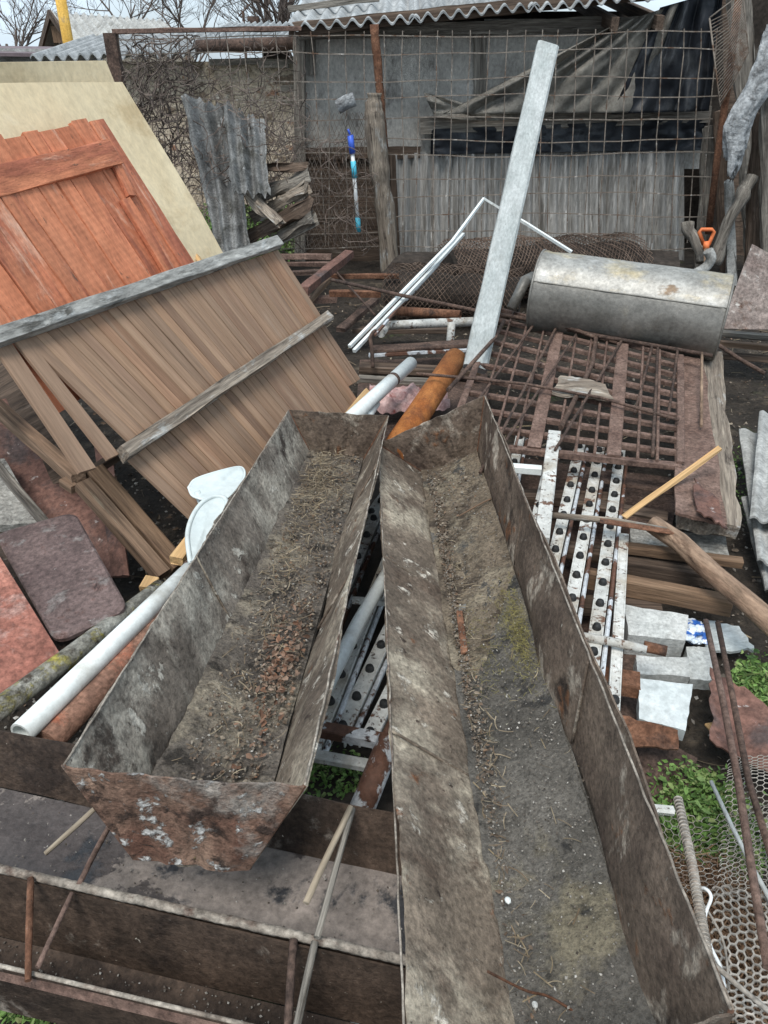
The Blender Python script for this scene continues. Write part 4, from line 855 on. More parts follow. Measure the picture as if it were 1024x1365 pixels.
bm = bmesh.new(); tube_bm(bm, [s0.lerp(s1, k / 60) for k in range(61)], .004, 6); link('rim', bm, 'rim_pale', t2)
rn = random.Random(3); pts = []
for _ in range(420):
    u, v = rn.random(), rn.uniform(.25, .95); pts.append((g0.lerp(g1, u)).lerp(s0.lerp(s1, u), v) + gd + Vector((0, 0, .005)))
for _ in range(240):
    u, v = rn.random(), rn.uniform(.05, .95); pts.append(fi0.lerp(fi1, u).lerp(fo0.lerp(fo1, u), v) + Vector((0, 0, .006)))
scatter('grit', pts, 'grit', 'pale specks of grit in the two crosswise troughs', 'grit', (.001, .0035), 'stone')
g = 'rods poking across the low troughs'
for x0, y0, z0, x1, y1, z1, r, mt, lb in (
    (128, 1076, .36, 60, 1138, .31, .005, 'wood_pale', 'short pale rod under the left corner of the scalloped end plate'),
    (150, 1094, .34, 105, 1180, .37, .0055, 'rust_brown', 'brown rod running from the end plate to the pale rim'),
    (97, 1190, .365, 50, 1290, .35, .0048, 'rust_brown', 'bent brown rod across the narrow trough'),
    (41, 1170, .375, 37, 1308, .35, .006, 'rust', 'upright rusty rod with a white top at lower left'),
    (391, 1252, .37, 383, 1385, .34, .0065, 'rust_dark', 'dark rod left of the forked pair at the bottom'),
    (468, 1076, .40, 408, 1204, .38, .0065, 'wood_pale', 'pale bark-stripped rod, the shorter one of the forked pair'),
    (470, 1078, .39, 422, 1250, .385, .0060, 'wood_grey', 'long grey rod crossing the wet steel floor'),
    (420, 1256, .37, 392, 1385, .34, .0065, 'wood_grey', 'grey rod continuing below the pale rim at the bottom')):
    tag(rod('cross_rod', [P(x0, y0, z0), P(x1, y1, z1)], r, mt, wob=.06, n=8), lb, 'rod', g)

# ---------------------------------------------------------------- perforated white strips with black caps
def strip(label, a, b, w=.035, h=.03, caps=9, dark=False, grp='chipped white strips with black rubber caps', c0=.04, c1=.96, skip=()):
    t = T('capped_strip', label, 'strip', a, grp)
    L = (b - a).length; mw = frame(a, b); bm = bmesh.new()
    box(bm, L, w, .006, seg=8, z=0, bev=.001); box(bm, L, .005, h, seg=8, y=-w/2 - .0026, z=-h/2 + .003, bev=.001); box(bm, L, .005, h, seg=8, y=w/2 + .0026, z=-h/2 + .003, bev=.001)
    link('channel', bm, 'white_chip', t, mw)
    if caps > 5:
        bm = bmesh.new(); box(bm, L * .97, .013, .02, seg=6, x0=.01, y=-w / 2 - .016, z=-.016, bev=.004, wob=.001); link('side_rib', bm, 'white_rust', t, mw)
    for k in range(caps):
        if k in skip: continue
        bm = bmesh.new(); u = (c0 + (c1 - c0) * k / (caps - 1)) * L
        prof = [(.0, .013), (.0105, .014), (.0132, .006), (.0138, -.001)]
        pv = None; rr_ = []
        u += random.uniform(-.006, .006); top = bm.verts.new((u, 0, .0205))
        for rr1, zz in prof[1:]:
            rr_.append([bm.verts.new((u + rr1 * cos(2*pi*j/12), rr1 * sin(2*pi*j/12), zz + .004)) for j in range(12)])
        for j in range(12): bm.faces.new((top, rr_[0][j], rr_[0][(j+1) % 12]))
        for A_, B_ in zip(rr_, rr_[1:]):
            for j in range(12): bm.faces.new((A_[j], B_[j], B_[(j+1) % 12], A_[(j+1) % 12]))
        link('cap', bm, 'black', t, mw, True)
    return t
strip('leftmost long capped strip beside the white square post', P(718, 830, .20), P(774, 590, .24), .032, .04, 11)
strip('second capped strip from the white square post', P(748, 880, .20), P(800, 594, .24), .032, .04, 12)
strip('third capped strip, its near end under the crooked steel rod', P(783, 930, .20), P(827, 600, .24), .032, .04, 13)
strip('narrow capped strip nearest the concrete blocks', P(818, 950, .18), P(832, 712, .22), .022, .03, 4, skip=(1, 2, 3))
strip('capped strip just behind the wall of the right trough', P(700, 760, .16), P(738, 590, .2), .03, .04, 8)
strip('short capped strip in the shade right of the right trough rim', P(668, 700, .14), P(694, 580, .18), .03, .04, 7)
strip('capped strip hanging in the gap between troughs, left', P(415, 1000, .12), P(540, 690, .16), .034, .03, 10)
strip('capped strip in the gap between troughs, middle', P(450, 985, .10), P(575, 720, .14), .034, .03, 9)
strip('capped strip in the gap between troughs, right by the steel wall', P(488, 990, .08), P(600, 760, .12), .034, .03, 8)
strip('capped strip deep in the gap between troughs near the far end', P(440, 760, .12), P(556, 600, .14), .034, .03, 6)
strip('capped strip in the gap between troughs, under the white tube', P(400, 930, .10), P(520, 640, .14), .03, .03, 10)
strip('capped strip poking out below the narrow trough, left', P(85, 1385, .12), P(150, 1300, .14), .038, .03, 3)
strip('capped strip poking out below the narrow trough, right', P(160, 1400, .10), P(215, 1320, .12), .03, .03, 3)
# white frame pieces
t = T('bed_frame', 'old white painted steel bed frame showing between the two troughs', 'frame', P(450, 980, .2))
rod('tube', [P(430, 925, .24), P(478, 830, .27), P(545, 715, .28)], .021, 'white_pipe', t, n=16)
bar('rail', P(395, 966, .22), P(510, 988, .22), .035, .03, 'white_rust', t)
bar('rail', P(395, 1003, .16), P(500, 1022, .16), .03, .02, 'white_chip', t)
rod('leg', [P(520, 985, .24), P(498, 1040, .2), P(478, 1090, .16)], .030, 'white_rust', t, n=16)
bar('cross_rail', P(470, 800, .17), P(560, 806, .17), .02, .02, 'white_chip', t)
tag(bar('square_post', P(722, 720, .30), P(739, 578, .38), .050, .03, 'white_chip', wob=.003), 'chipped white square post beside the rim of the right trough', 'post')
tag(bar('white_rail', P(660, 622, .30), P(722, 627, .30), .035, .03, 'white_pipe', wob=.001), 'short white rail between the right trough and the square post', 'rail')
bars = (((640, 720), (860, 745), .12), ((640, 800), (880, 812), .10), ((640, 660), (830, 668), .16))
for k, (a, b, z) in enumerate(bars):
    tag(bar('under_beam', P(*a, z), P(*b, z), .07, .04, 'wood_dark', wob=.006), ('dark beam under the capped strips, middle', 'dark beam under the capped strips, nearest', 'dark beam under the capped strips, farthest')[k], 'beam')
tag(sheet('gap_shade', [P(380, 1100, .03), P(560, 1100, .03), P(640, 600, .04), P(430, 640, .04)], .004, 'dark', None, 10, 10, .01), 'added dark sheet standing in for shade under the bed frame', 'felt')  # added near-black sheet painting the shade deep in the trough gap

# ---------------------------------------------------------------- rusty grating and slab on the right
t = T('steel_grating', 'brown rusty steel grating of flat and round bars lying level in front of the tank', 'grating', P(780, 520, .36))
ga, gb, gc, gd_ = P(598, 590, .34), P(908, 622, .34), P(908, 478, .46), P(664, 412, .46)
def GP(u, v, off=0.): return (ga.lerp(gb, u)).lerp(gd_.lerp(gc, u), v) + Vector((0, 0, off))
for k in range(11):
    v = k / 10; bar('flat_bar', GP(0, v), GP(1, v), .026 if k else .036, .022, 'rust_brown', t, wob=.003)
for u in (.0, .38, .72, .995): bar('cross_flat', GP(u, 0, .016), GP(u, 1, .016), .055 if 0 < u < .9 else .03, .008, 'rust_brown', t, wob=.002)
for u in (.1, .2, .3, .48, .56, .64, .82, .9): rod('thin_bar', [GP(u, 0, .013), GP(u, 1, .013)], .0065, 'rust_brown', t, wob=.03, n=6)
for k, (x0, y0, x1, y1) in enumerate(((598, 588, 712, 432), (640, 630, 742, 436), (672, 590, 768, 446), (740, 600, 830, 452), (846, 552, 869, 462), (870, 608, 877, 464), (890, 560, 903, 468), (935, 568, 936, 470))):
    rod('round_bar', [P(x0, y0, .385), P(x1, y1, .49)], .0065, 'rust_dark' if k < 7 else 'bark', t, wob=.05, n=6)
pts = [P(x, y, z) for x, y, z in ((442, 373, .50), (537, 394, .49), (639, 415, .5), (700, 425, .5), (760, 437, .5), (795, 450, .48), (790, 485, .44), (748, 570, .40))]
tag(rod('bent_rod', pts, .011, 'rust_dark', wob=.02), 'long bent rusty rod hooked over the back of the grating', 'rod')
tag(rod('edge_rod', [P(700, 427, .48), P(800, 448, .49), P(950, 474, .48)], .010, 'rust_dark', wob=.02), 'straight rusty rod along the back edge of the grating below the tank', 'rod')
tag(rod('tie_rod', [P(555, 498, .47), P(612, 503, .45), P(700, 512, .44), P(800, 530, .43), P(905, 560, .42)], .007, 'rust_dark', wob=.03), 'thin rusty rod lying left to right over the grating', 'rod')
tag(rod('tie_rod', [P(597, 520, .46), P(660, 450, .5), P(672, 428, .52)], .009, 'rust_dark', wob=.03), 'thin rusty rod leaning at the foot of the pale asbestos post', 'rod')
tag(sheet('rotten_board', [P(736, 522, .43), P(820, 530, .43), P(806, 512, .45), P(748, 500, .45)], .012, 'wood_beam', None, 12, 6, .01, .015), 'small rotten board piece lying on the middle of the grating', 'board')
t = T('rusty_slab', 'brown rusty plate over a rotten board right of the grating', 'slab', P(940, 600, .3))
sheet('board', [P(988, 704, .27), P(962, 470, .38), P(912, 470, .38), P(905, 690, .29)], .05, 'wood_beam', t, 24, 8, .012, .02)
sheet('plate', [P(899, 682, .325), P(968, 700, .315), P(938, 478, .41), P(903, 474, .41)], .012, 'rust_brown', t, 8, 20, .004, .01)
sheet('patch', [P(930, 683, .345), P(968, 704, .33), P(958, 668, .35), P(926, 640, .36)], .006, 'brown_sheet', t, 8, 8, .006, .02)
# brown boards under the strips on the right
pk = (((770, 768), (976, 808), .12, .05, .15, 'wood_brown', 'lowest long plank above the concrete blocks'), ((800, 742), (965, 765), .10, .13, .14, 'wood_dark', 'wide dark plank behind the lowest long plank'), ((830, 730), (990, 750), .055, .04, .19, 'wood_brown', 'short pale edged plank under the branch'),
      ((840, 712), (968, 728), .02, .12, .17, 'concrete_old', 'flat grey offcut board behind the branch end'), ((780, 632), (905, 652), .03, .09, .22, 'rust_dark', 'dark cross beam just in front of the grating'), ((770, 668), (890, 690), .03, .07, .20, 'wood_dark', 'dark plank in shade below the grating'))
for a, b, h, w, z, mt, lb in pk:
    tag(bar('plank', P(*a, z), P(*b, z), w, h * .5, mt, wob=.006), lb, 'plank', 'planks right of the capped strips')
tag(bar('pine_stick', P(832, 690, .24), P(960, 597, .46), .026, .014, 'wood_new', wob=.006, taper=.25), 'split fresh pine stick pointing up to the right', 'stick')
tag(rod('branch', [P(872, 700, .27), P(905, 722, .27), P(950, 765, .26), P(1000, 806, .25), P(1050, 850, .24)], .034, 'bark', wob=.07, n=12), 'stripped brown branch running to the right edge', 'branch')
t = T('crooked_rod', 'grey steel rod with rusty end crossing over the capped strips', 'rod', P(730, 688, .28))
rod('bar', [P(728, 686, .28), P(820, 694, .29), P(895, 708, .29)], .011, 'wood_beam', t, wob=.03); bar('plate', P(800, 694, .305), P(900, 710, .295), .03, .008, 'rust', t)
t = T('crooked_rod', 'lower steel bar with a rusty clamp end above the concrete blocks', 'rod', P(770, 850, .2))
rod('bar', [P(764, 846, .22), P(820, 856, .22), P(862, 866, .22)], .013, 'white_chip', t, wob=.03); rod('clamp', [P(858, 862, .22), P(888, 868, .22)], .017, 'rust', t, wob=.04)
# added dark sheet, painting the shade behind and under the planks and strips
tag(sheet('strip_shade', [P(640, 940, .02), P(860, 960, .03), P(905, 640, .05), P(650, 600, .05)], .005, 'rust_dark', None, 10, 10, .01), 'added dark sheet standing in for shade under the capped strips', 'metal sheet')

# blocks
def block(label, c, th, mat='concrete', cat='block', nm='concrete_block'):
    return tag(sheet(nm, c, th, mat, None, 10, 8, .003, .003), label, cat)
block('largest pale aerated block directly under the lowest long plank', [P(838, 846, .12), P(914, 854, .12), P(918, 820, .14), P(832, 806, .14)], .09)
block('middle pale aerated block, stained along its front', [P(850, 898, .07), P(920, 902, .07), P(918, 876, .08), P(848, 874, .08)], .08)
block('pale aerated block wedged to the right of the middle one', [P(920, 905, .05), P(956, 908, .05), P(948, 862, .07), P(915, 862, .07)], .06)
block('white folded membrane piece below the middle block', [P(852, 958, .12), P(914, 974, .12), P(924, 912, .15), P(852, 904, .15)], .05, 'foil', 'membrane', 'membrane_piece')
tag(sheet('slate_offcut', [P(942, 868, .04), P(1008, 864, .04), P(985, 838, .05), P(938, 825, .05)], .01, 'asbestos', None, 6, 6, .004, .02), 'small pale slate offcut under the branch at right', 'slate')
bm = bmesh.new(); bmesh.ops.create_icosphere(bm, subdivisions=4, radius=.05)
for v in bm.verts: k = 1 + .5 * nz(v.co, 30) + .25 * nz(v.co, 70, 3); v.co *= k; v.co.z *= .5
tag(link('wrapper', bm, 'wrapper', None, Matrix.Translation(P(924, 842, .09))), 'crumpled blue and white wrapper by the concrete blocks', 'wrapper')
tag(bar('rusty_channel', P(800, 905, .13), P(852, 914, .13), .07, .04, 'rust', wob=.006), 'short rusty channel end next to the middle block', 'scrap')
tag(sheet('rusty_strip', [P(812, 992, .13), P(905, 1000, .13), P(905, 972, .16), P(812, 950, .16)], .008, 'rust', None, 10, 4, .005, .006), 'flat rusty strip below the white membrane', 'scrap')
tag(sheet('dark_slab', [P(850, 1060, .03), P(925, 1075, .03), P(930, 1010, .05), P(850, 985, .05)], .02, 'rust_dark', None, 6, 6, .01, .02), 'dark slab beneath the rusty strip', 'slab')  # slab in the dark rust colour
tag(sheet('red_sheet', [P(948, 985, .10), P(1060, 1060, .10), P(1060, 960, .14), P(945, 890, .14)], .006, 'brown_sheet', None, 14, 10, .012, .02), 'red brown steel sheet under the long rebars at right', 'metal sheet')
tag(bar('wood_strip', P(945, 965, .06), P(985, 1010, .06), .03, .01, 'wood_new', wob=.006), 'pine sliver along the edge of the red brown sheet', 'sliver')

# tank
a, b = P(716, 388, .63), P(965, 424, .585); Lt = (b - a).length; mw = frame(a, b)
t = T('water_tank', 'dented galvanised cylindrical water tank lying on its side', 'tank', a)
bm = bmesh.new(); rad = .205; nn = 64; nxs = 40; rings = []
for i in range(nxs + 1):
    u = i / nxs; row = []
    for j in range(nn):
        th = 2 * pi * j / nn; r_ = rad * (1 + .026 * nz((u * 4, cos(th) * 1.5, sin(th) * 1.5), 1.3)) + (.005 if i in (1, nxs - 1) else 0)
        row.append(bm.verts.new((u * Lt, r_ * cos(th), r_ * sin(th))))
    rings.append(row)
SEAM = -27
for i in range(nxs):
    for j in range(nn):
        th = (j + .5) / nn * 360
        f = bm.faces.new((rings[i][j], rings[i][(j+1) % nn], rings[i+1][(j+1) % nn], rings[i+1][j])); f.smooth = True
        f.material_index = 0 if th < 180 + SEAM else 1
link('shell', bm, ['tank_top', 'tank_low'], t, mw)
for x_, s in ((0, -1), (Lt, 1)):
    bm = bmesh.new(); prev = None
    for rr1, dx in ((rad * 1.02, 0), (rad * .96, -.012), (rad * .9, -.014), (rad * .5, .0), (.001, .01)):
        row = [bm.verts.new((x_ + s * dx, rr1 * cos(2*pi*j/nn), rr1 * sin(2*pi*j/nn))) for j in range(nn)]
        if prev:
            for j in range(nn): bm.faces.new((prev[j], prev[(j+1) % nn], row[(j+1) % nn], row[j]))
        prev = row
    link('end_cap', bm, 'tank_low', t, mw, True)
    bm = bmesh.new(); tube_bm(bm, [(x_ + s * -.003, (rad + .002) * cos(2*pi*j/48), (rad + .002) * sin(2*pi*j/48)) for j in range(49)], .006, 6, cap=False); link('rim', bm, 'tank_low', t, mw)
ang = R(180 + SEAM); bm = bmesh.new(); tube_bm(bm, [(k / 20 * Lt, rad * 1.004 * cos(ang), rad * 1.004 * sin(ang)) for k in range(21)], .004, 6); link('seam', bm, 'tank_low', t, mw)
rod('stub', [P(712, 372, .62) + Vector((-.0, .05, 0)), P(700, 374, .64), P(682, 412, .5)], .03, 'tank_low', t, n=12)

# white asbestos pipe
a, b = P(633, 492, .38), PY(730, 62, 4.9)
tag(bar('asbestos_post', a, b, .118, .06, 'asbestos', up=(0, -1, .3), bev=.012, wob=.003), 'pale grey asbestos cement post standing tilted in the middle', 'post')

# wire netting rolls behind
def roll(label, a, b, r, turns, seed, mat='wire', n=34):
    L = (b - a).length; mw = frame(a, b); bm = bmesh.new(); rn = random.Random(seed)
    for lay in range(turns):
        rr1 = r * (1 - .2 * lay)
        for k in range(n):
            for s in (-1, 1):
                pts = []
                for i in range(30):
                    u = i / 29; th = 2 * pi * k / n + s * u * L * 6.
                    q = Vector((u * L, cos(th), sin(th))); f = rr1 * (1 + .22 * nz((u * L * 2, cos(th), sin(th)), 1.4, seed)) + rn.uniform(-.012, .012)
                    pts.append((q.x, q.y * f * 1.3, q.z * f * .85))
                tube_bm(bm, pts, .0028, 3, cap=False)
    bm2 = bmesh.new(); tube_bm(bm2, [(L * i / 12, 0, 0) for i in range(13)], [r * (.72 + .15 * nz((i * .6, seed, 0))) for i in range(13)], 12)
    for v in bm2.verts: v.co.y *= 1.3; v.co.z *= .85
    tag(link('shade_core', bm2, 'dark', None, mw), 'added dark core for shade inside the ' + ('farther' if seed == 3 else 'nearer') + ' rusty netting roll', 'shade core')  # added dark core, puts shade into the middle of the roll
    return tag(link('netting_roll', bm, mat, None, mw), label, 'netting')
m['wire_rusty'] = M('rust_brown_wire', (.075, .05, .038), (.15, .108, .082), 8, I3, [], .9, 0, .2, 40)
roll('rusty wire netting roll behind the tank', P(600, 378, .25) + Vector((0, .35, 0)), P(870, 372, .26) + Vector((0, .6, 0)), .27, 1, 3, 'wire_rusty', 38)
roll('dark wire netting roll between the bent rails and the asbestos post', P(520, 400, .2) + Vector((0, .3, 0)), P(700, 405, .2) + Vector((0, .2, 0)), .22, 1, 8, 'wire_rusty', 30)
t = tag(sheet('roll_shade', [PY(500, 372, 6.2), PY(905, 372, 6.2), PY(905, 335, 6.6), PY(540, 335, 6.6)], .01, 'dark', None, 10, 6, .03), 'added dark sheet for shade under the wire netting rolls', 'shade sheet')  # added near-black sheet, shade below the netting put in as colour

# bent white profile rails
g = 'bent white metal profile rails'
for k, (pp, lb) in enumerate((
    ([(466, 462, .30), (560, 366, .55), (603, 322, .68), (645, 265, .85), (700, 297, .72), (762, 336, .55)], 'outer bent white profile rail with its peak before the shed'),
    ([(472, 468, .30), (566, 370, .53), (618, 312, .66)], 'inner straight white profile rail beside the bent one'),
    ([(500, 447, .36), (530, 412, .42), (585, 352, .55), (606, 326, .60)], 'thinner white profile rail under the others'))):
    q = [P(*x) for x in pp]
    tag(rod('profile_rail', q, .013 if k < 2 else .009, 'white_rust' if k == 2 else 'white_pipe', n=4), lb, 'rail', g)
tag(rod('hook_rod', [P(500, 440, .36), P(494, 450, .34), P(496, 468, .28), P(497, 490, .2)], .011, 'rust_dark', curve=True), 'curved dark rod hooking down beside the white pipe elbow', 'rod')
t = T('white_tee_pipe', 'old white painted pipe with a tee branch lying behind the orange pipe', 'pipe', P(510, 438, .33))
rod('run', [P(508, 444, .33), P(516, 434, .33), P(575, 431, .33), P(648, 428, .34)], .027, 'white_chip', t, n=12); rod('branch', [P(602, 432, .33), P(600, 458, .24)], .024, 'white_chip', t, n=12)
tag(rod('rusty_pipe', [P(523, 414, .36), P(614, 420, .37)], .028, 'rust', n=14, hollow=True), 'short brown rusty pipe lying above the white tee pipe', 'pipe')
g = 'dark rusty scrap bars behind the troughs'
for x0, y0, z0, x1, y1, z1, w, h, mt, lb in (
    (494, 466, .24, 640, 457, .26, .10, .02, 'rust_dark', 'flat dark board under the white tee pipe'),
    (492, 474, .22, 632, 466, .24, .03, .02, 'white_rust', 'narrow white edged flat bar in front of the dark board'),
    (480, 490, .16, 640, 497, .16, .09, .04, 'wood_dark', 'dark plank behind the end of the long white pipe'),
    (478, 505, .12, 600, 512, .12, .07, .03, 'wood_grey', 'grey plank just behind the end of the long white pipe'),
    (404, 388, .42, 466, 338, .46, .07, .05, 'brown_sheet', 'brown steel channel pointing away beyond the slat panel'),
    (372, 342, .32, 442, 342, .34, .05, .04, 'rust_brown', 'brown bar behind the far corner of the slat panel, farthest'),
    (378, 352, .30, 440, 352, .31, .04, .03, 'rust_brown', 'brown bar behind the far corner of the slat panel, middle'),
    (390, 364, .28, 432, 362, .29, .05, .03, 'rust_dark', 'dark bar behind the far corner of the slat panel, nearest'),
    (430, 368, .34, 532, 368, .34, .04, .03, 'rust', 'thin rusty bar parallel to the fence behind the scrap'),
    (440, 391, .34, 508, 392, .34, .04, .04, 'rust', 'rusty square bar under the long bent rod'),
    (440, 372, .35, 410, 405, .33, .03, .03, 'wood_mid', 'short pale stick beside the brown channel'),
    (412, 400, .30, 448, 398, .30, .09, .04, 'rust_brown', 'stubby rusty plate behind the middle rail end'),
    (470, 440, .12, 600, 440, .12, .08, .03, 'wood_dark', 'dark low plank under the wire netting'),
    (454, 440, .18, 500, 400, .24, .06, .03, 'rust_dark', 'dark angled bar left of the white rails'),
    (960, 444, .22, 1060, 452, .22, .06, .03, 'wood_grey', 'upper grey board beneath the rust stained plate at right'),
    (960, 458, .2, 1060, 466, .2, .05, .03, 'wood_mid', 'brown board second beneath the rust stained plate at right'),
    (950, 472, .14, 1060, 482, .14, .07, .03, 'wood_dark', 'dark lowest board beneath the rust stained plate at right')):
    tag(bar('scrap_bar', P(x0, y0, z0), P(x1, y1, z1), w, h, mt, wob=.006), lb, 'bar', g)
tag(rod('rebar', [P(500, 420, .33), P(448, 362, .42)], .007, 'rust_dark', wob=.03), 'short rusty rebar sloping behind the scrap bars', 'rod')
tag(rod('steel_rod', [P(955, 458, .3), P(985, 478, .26), P(1020, 498, .22)], .012, 'rust_dark', wob=.03), 'rusty rod beside the right end of the tank', 'rod')
bm = bmesh.new(); bmesh.ops.create_grid(bm, x_segments=30, y_segments=20, size=.5)
for v in bm.verts: v.co = Vector((v.co.x * .40, v.co.y * .28, .05 * nz(v.co, 5, 3) + .02 * nz(v.co, 14, 2)))
tag(link('rag', bm, 'cloth', None, Matrix.Translation(P(545, 530, .20)), True), 'faded pink patterned rag between the white and orange pipes', 'cloth')
tag(sheet('rag_shade', [P(470, 600, .10), P(650, 600, .10), P(650, 480, .12), P(480, 480, .12)], .005, 'rust_dark', None, 8, 8, .02), 'added dark sheet for shadow under the pink rag', 'metal sheet')  # added dark sheet painting in the shadow behind the troughs
tag(rod('white_stub', [P(484, 566, .30), P(502, 538, .31)], .018, 'white_pipe', hollow=True, n=12), 'short white pipe stub behind the left trough end plate', 'pipe')

# rust stained plate right, slates at the right edge
tag(sheet('stained_plate', [P(960, 438, .36), P(1060, 440, .36), PY(1050, 350, 4.6), PY(1003, 325, 4.6)], .006, 'stained', None, 10, 10, .006), 'rust stained plate leaning beside the right end of the tank', 'metal sheet')
g = 'corrugated slates stacked at the right edge'
for k, (c, lb) in enumerate((
    ([(1000, 690), (1060, 700), (1060, 555), (1012, 548)], 'top slate of the stack cut by the right edge'),
    ([(1010, 745), (1060, 760), (1060, 580), (985, 572)], 'broad middle slate of the stack at the right edge'),
    ([(1020, 785), (1060, 800), (1060, 670), (988, 662)], 'lowest grey slate of the stack at the right edge'))):
    z = .22 - .07 * k; q = [P(c[0][0], c[0][1], z), P(c[1][0], c[1][1], z), P(c[2][0], c[2][1], z + .05), P(c[3][0], c[3][1], z + .05)]
    tag(sheet('corrugated_slate', q, .009, 'slate', None, 50, 10, .002, .004, disp=lambda u, v: corr(u, 2.5, .008)), lb, 'roof sheet', g)

# rebars, net, cords at lower right
tag(rod('rebar', [P(941, 828, .24), P(962, 925, .30), P(984, 1040, .33), P(1004, 1170, .34), P(1024, 1290, .34)], .0085, 'rust_brown', n=8, rib=0, wob=.012), 'long thick rusty rebar running down the right side', 'rod')
tag(rod('rebar', [P(957, 830, .16), P(975, 920, .20), P(998, 1040, .22), P(1040, 1180, .22)], .0085, 'rust_dark', n=8, wob=.012), 'second long rusty rebar right of the thick one', 'rod')
tag(rod('rebar', [P(904, 1066, .26), P(922, 1150, .27), P(945, 1285, .30)], .0085, 'net', n=8, rib=.0, seg=40), 'pale ribbed rebar beside the wall of the right trough', 'rod')
# ribs on the pale rebar as part
rb = [ob for ob in COL.objects if ob.get('label', '').startswith('pale ribbed')][0]
bm = bmesh.new(); A_, B_, C_ = P(904, 1066, .26), P(922, 1150, .27), P(945, 1285, .30)
for k in range(44):
    f = k / 43; q = A_.lerp(B_, f * 2.5) if f < .4 else B_.lerp(C_, (f - .4) / .6); d = (C_ - A_).normalized()
    tube_bm(bm, [q - d * .0016, q + d * .0016], .0103, 10)
link('ribs', bm, 'net', rb)
tag(rod('steel_rod', [P(948, 1042, .20), P(975, 1100, .2), P(1000, 1150, .2), P(1030, 1205, .2)], .005, 'asbestos', n=8), 'thin straight grey rod under the long rebars', 'rod')
tag(rod('cable', [P(948, 1282, .26), P(985, 1315, .24), P(1030, 1352, .22)], .005, 'net', n=6), 'pale cable running to the lower right corner', 'cable')
tag(rod('cord', [P(925, 1190, .24), P(938, 1184, .27), P(948, 1196, .27), P(940, 1222, .25), P(946, 1258, .24), P(962, 1295, .22), P(968, 1345, .2)], .0035, 'white', curve=True, n=6), 'white cord looped around the pale ribbed rebar', 'cord')
tag(rod('cord', [P(930, 1195, .22), P(950, 1225, .22), P(966, 1262, .2), P(972, 1320, .2)], .0025, 'net', curve=True, n=5), 'thin grey cord below the white looped cord', 'cord')
def hexnet(label, c, nx, r, mat, seed, wob=.02, z0=0.):
    a, b, cc, d = [Vector(q) for q in c]; bm = bmesh.new(); rn = random.Random(seed)
    W_, H_ = (b - a).length, (d - a).length; s = W_ / nx / 1.5; ny = int(H_ / (s * 1.732)) + 1
    up = (b - a).cross(d - a).normalized()
    def w(x, y):
        u, v = x / W_, y / H_; q = (a * (1-u) + b * u) * (1-v) + (d * (1-u) + cc * u) * v
        return q + up * wob * nz((x, y, seed), 5) + Vector((nz((x, y, 2), 14), nz((x, y, 6), 14), 0)) * s * .9
    for i in range(nx):
        for j in range(ny):
            cx_, cy_ = i * 1.5 * s, (j + (.5 if i % 2 else 0)) * 1.732 * s
            vs = [(cx_ + s * cos(pi/3 * k), cy_ + s * sin(pi/3 * k)) for k in range(6)]
            for k in (0, 1, 2): tube_bm(bm, [w(*vs[k]), w(*vs[k+1])], r, 4, cap=False)
    return tag(link('netting', bm, mat), label, 'netting')
hexnet('coarse hexagonal netting at the lower right corner', [P(955, 1385, .20), P(1060, 1385, .2), P(1060, 1215, .17), P(955, 1195, .17)], 9, .0024, 'net', 3, .05)
hexnet('fine hexagonal netting spread over the clover', [P(880, 1190, .12), P(1060, 1215, .12), P(1060, 1075, .11), P(870, 1085, .11)], 18, .0009, 'net', 7, .06)
hexnet('fine netting pressed against the red brown sheet', [P(960, 1200, .16), P(1060, 1210, .17), P(1060, 1010, .16), P(975, 1010, .15)], 11, .0010, 'net', 9, .05)
tag(bar('slat_scrap', P(862, 1078, .10), P(898, 1082, .10), .02, .02, 'white_chip', wob=.004), 'small white crumbling scrap beside the pale ribbed rebar', 'scrap')

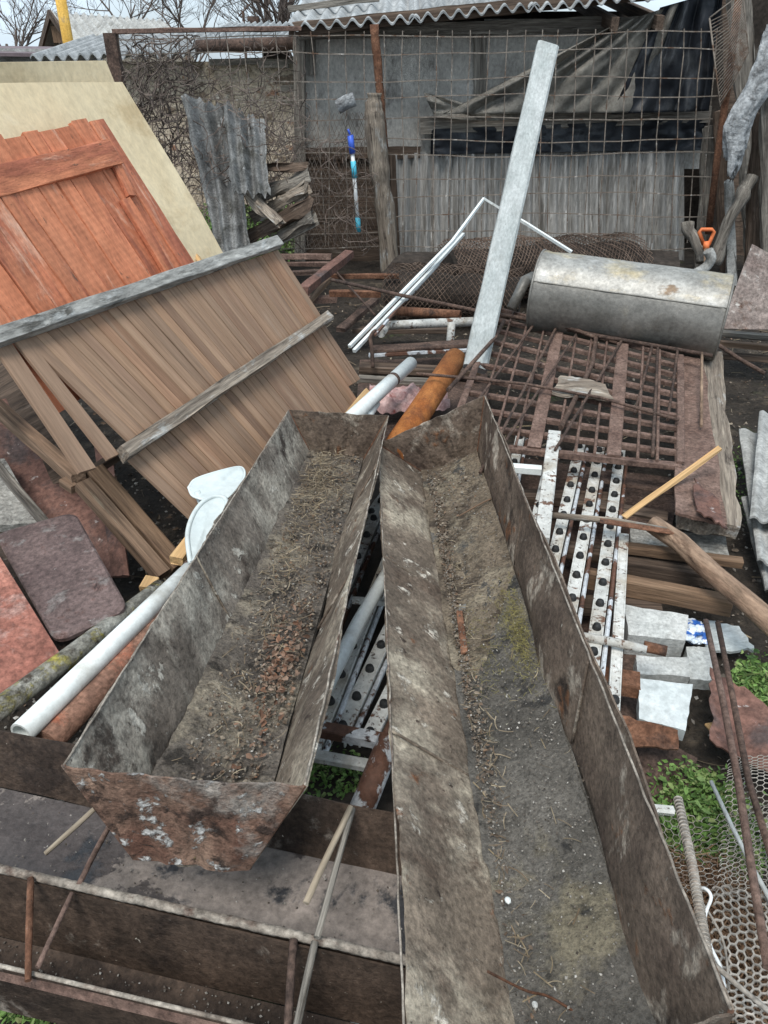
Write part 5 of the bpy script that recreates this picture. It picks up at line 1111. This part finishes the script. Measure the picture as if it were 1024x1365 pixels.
# ---------------------------------------------------------------- ground cover
rn = random.Random(21)
def gpatch(n, ellipses, z=.0, zs=.02):
    out = []
    for (x, y, rx, ry, wgt) in ellipses:
        for _ in range(int(n * wgt)):
            r_, a_ = math.sqrt(rn.random()) ** 1.2, rn.uniform(0, 6.3)
            q = P(x + rx * r_ * cos(a_), y + ry * r_ * sin(a_), .02); out.append(Vector((q.x, q.y, gz(q.x, q.y) + z + abs(rn.gauss(0, zs)))))
    return out
scatter('clover', gpatch(4300, [(935, 1095, 62, 60, .42), (895, 1045, 40, 22, .10), (1005, 925, 35, 45, .22), (900, 1130, 40, 30, .12), (985, 1140, 40, 50, .14)], .02, .03), 'grass', 'bright green clover growing right of the right trough', 'clover', (.005, .013), flat=.6)
scatter('clover', gpatch(1500, [(40, 1340, 55, 30, .5), (150, 1345, 45, 30, .5)], .02, .03), 'grass', 'green weeds in the bottom left corner', 'weeds', (.005, .012), flat=.6)
scatter('clover', gpatch(1100, [(440, 1040, 60, 30, .4), (945, 585, 14, 30, .06), (990, 640, 18, 60, .15)], .02, .03), 'grass', 'sparse green weeds between and beyond the troughs', 'weeds', (.005, .012), flat=.6)
scatter('grass_blades', gpatch(700, [(925, 1110, 60, 50, .5), (1000, 940, 40, 40, .25), (870, 1090, 14, 40, .15), (60, 1345, 60, 20, .1)], .03, .02), 'grass', 'loose green grass blades among the clover', 'grass', (.02, .045), 'straw', flat=.9)
pts = []
for x0, x1, Y0, Y1, n in ((-2.5, -.9, 7.6, 10.6, 2600),):
    for _ in range(n): pts.append(Vector((rn.uniform(x0, x1), rn.uniform(Y0, Y1), .03 + abs(rn.gauss(0, .05)))))
scatter('grass', pts, 'grass', 'green grass on the ground behind the vine fence', 'grass', (.02, .05), flat=.8)
scatter('brown_duff', gpatch(5200, [(905, 1185, 70, 40, .35), (960, 1230, 50, 70, .35), (1000, 1300, 60, 70, .3)], .015, .03), 'needle', 'brown dry stalks and duff under the netting at lower right', 'duff', (.008, .025), 'straw', flat=.5)
pts = []
for _ in range(9000):
    x, y = rn.uniform(-2.2, 3.2), rn.uniform(.6, 6.8); pts.append(Vector((x, y, gz(x, y) + .004)))
scatter('leaf_litter', pts, 'litter', 'dead leaves and chips strewn over the yard soil', 'leaf litter', (.004, .014))
pts = []
for _ in range(5000):
    x, y = rn.uniform(-2.2, 3.2), rn.uniform(.6, 3.4); pts.append(Vector((x, y, gz(x, y) + .004)))
scatter('pebbles', pts, 'grit', 'pebbles and rubble chips strewn over the yard soil', 'gravel', (.003, .012), 'stone')

scatter('twigs', [Vector((x, y, gz(x, y) + .01)) for x, y in ((rn.uniform(-2.2, 3.2), rn.uniform(.7, 7.0)) for _ in range(900))], 'straw', 'dry twigs and stalks strewn over the yard soil', 'twigs', (.02, .07), 'straw', flat=.2)
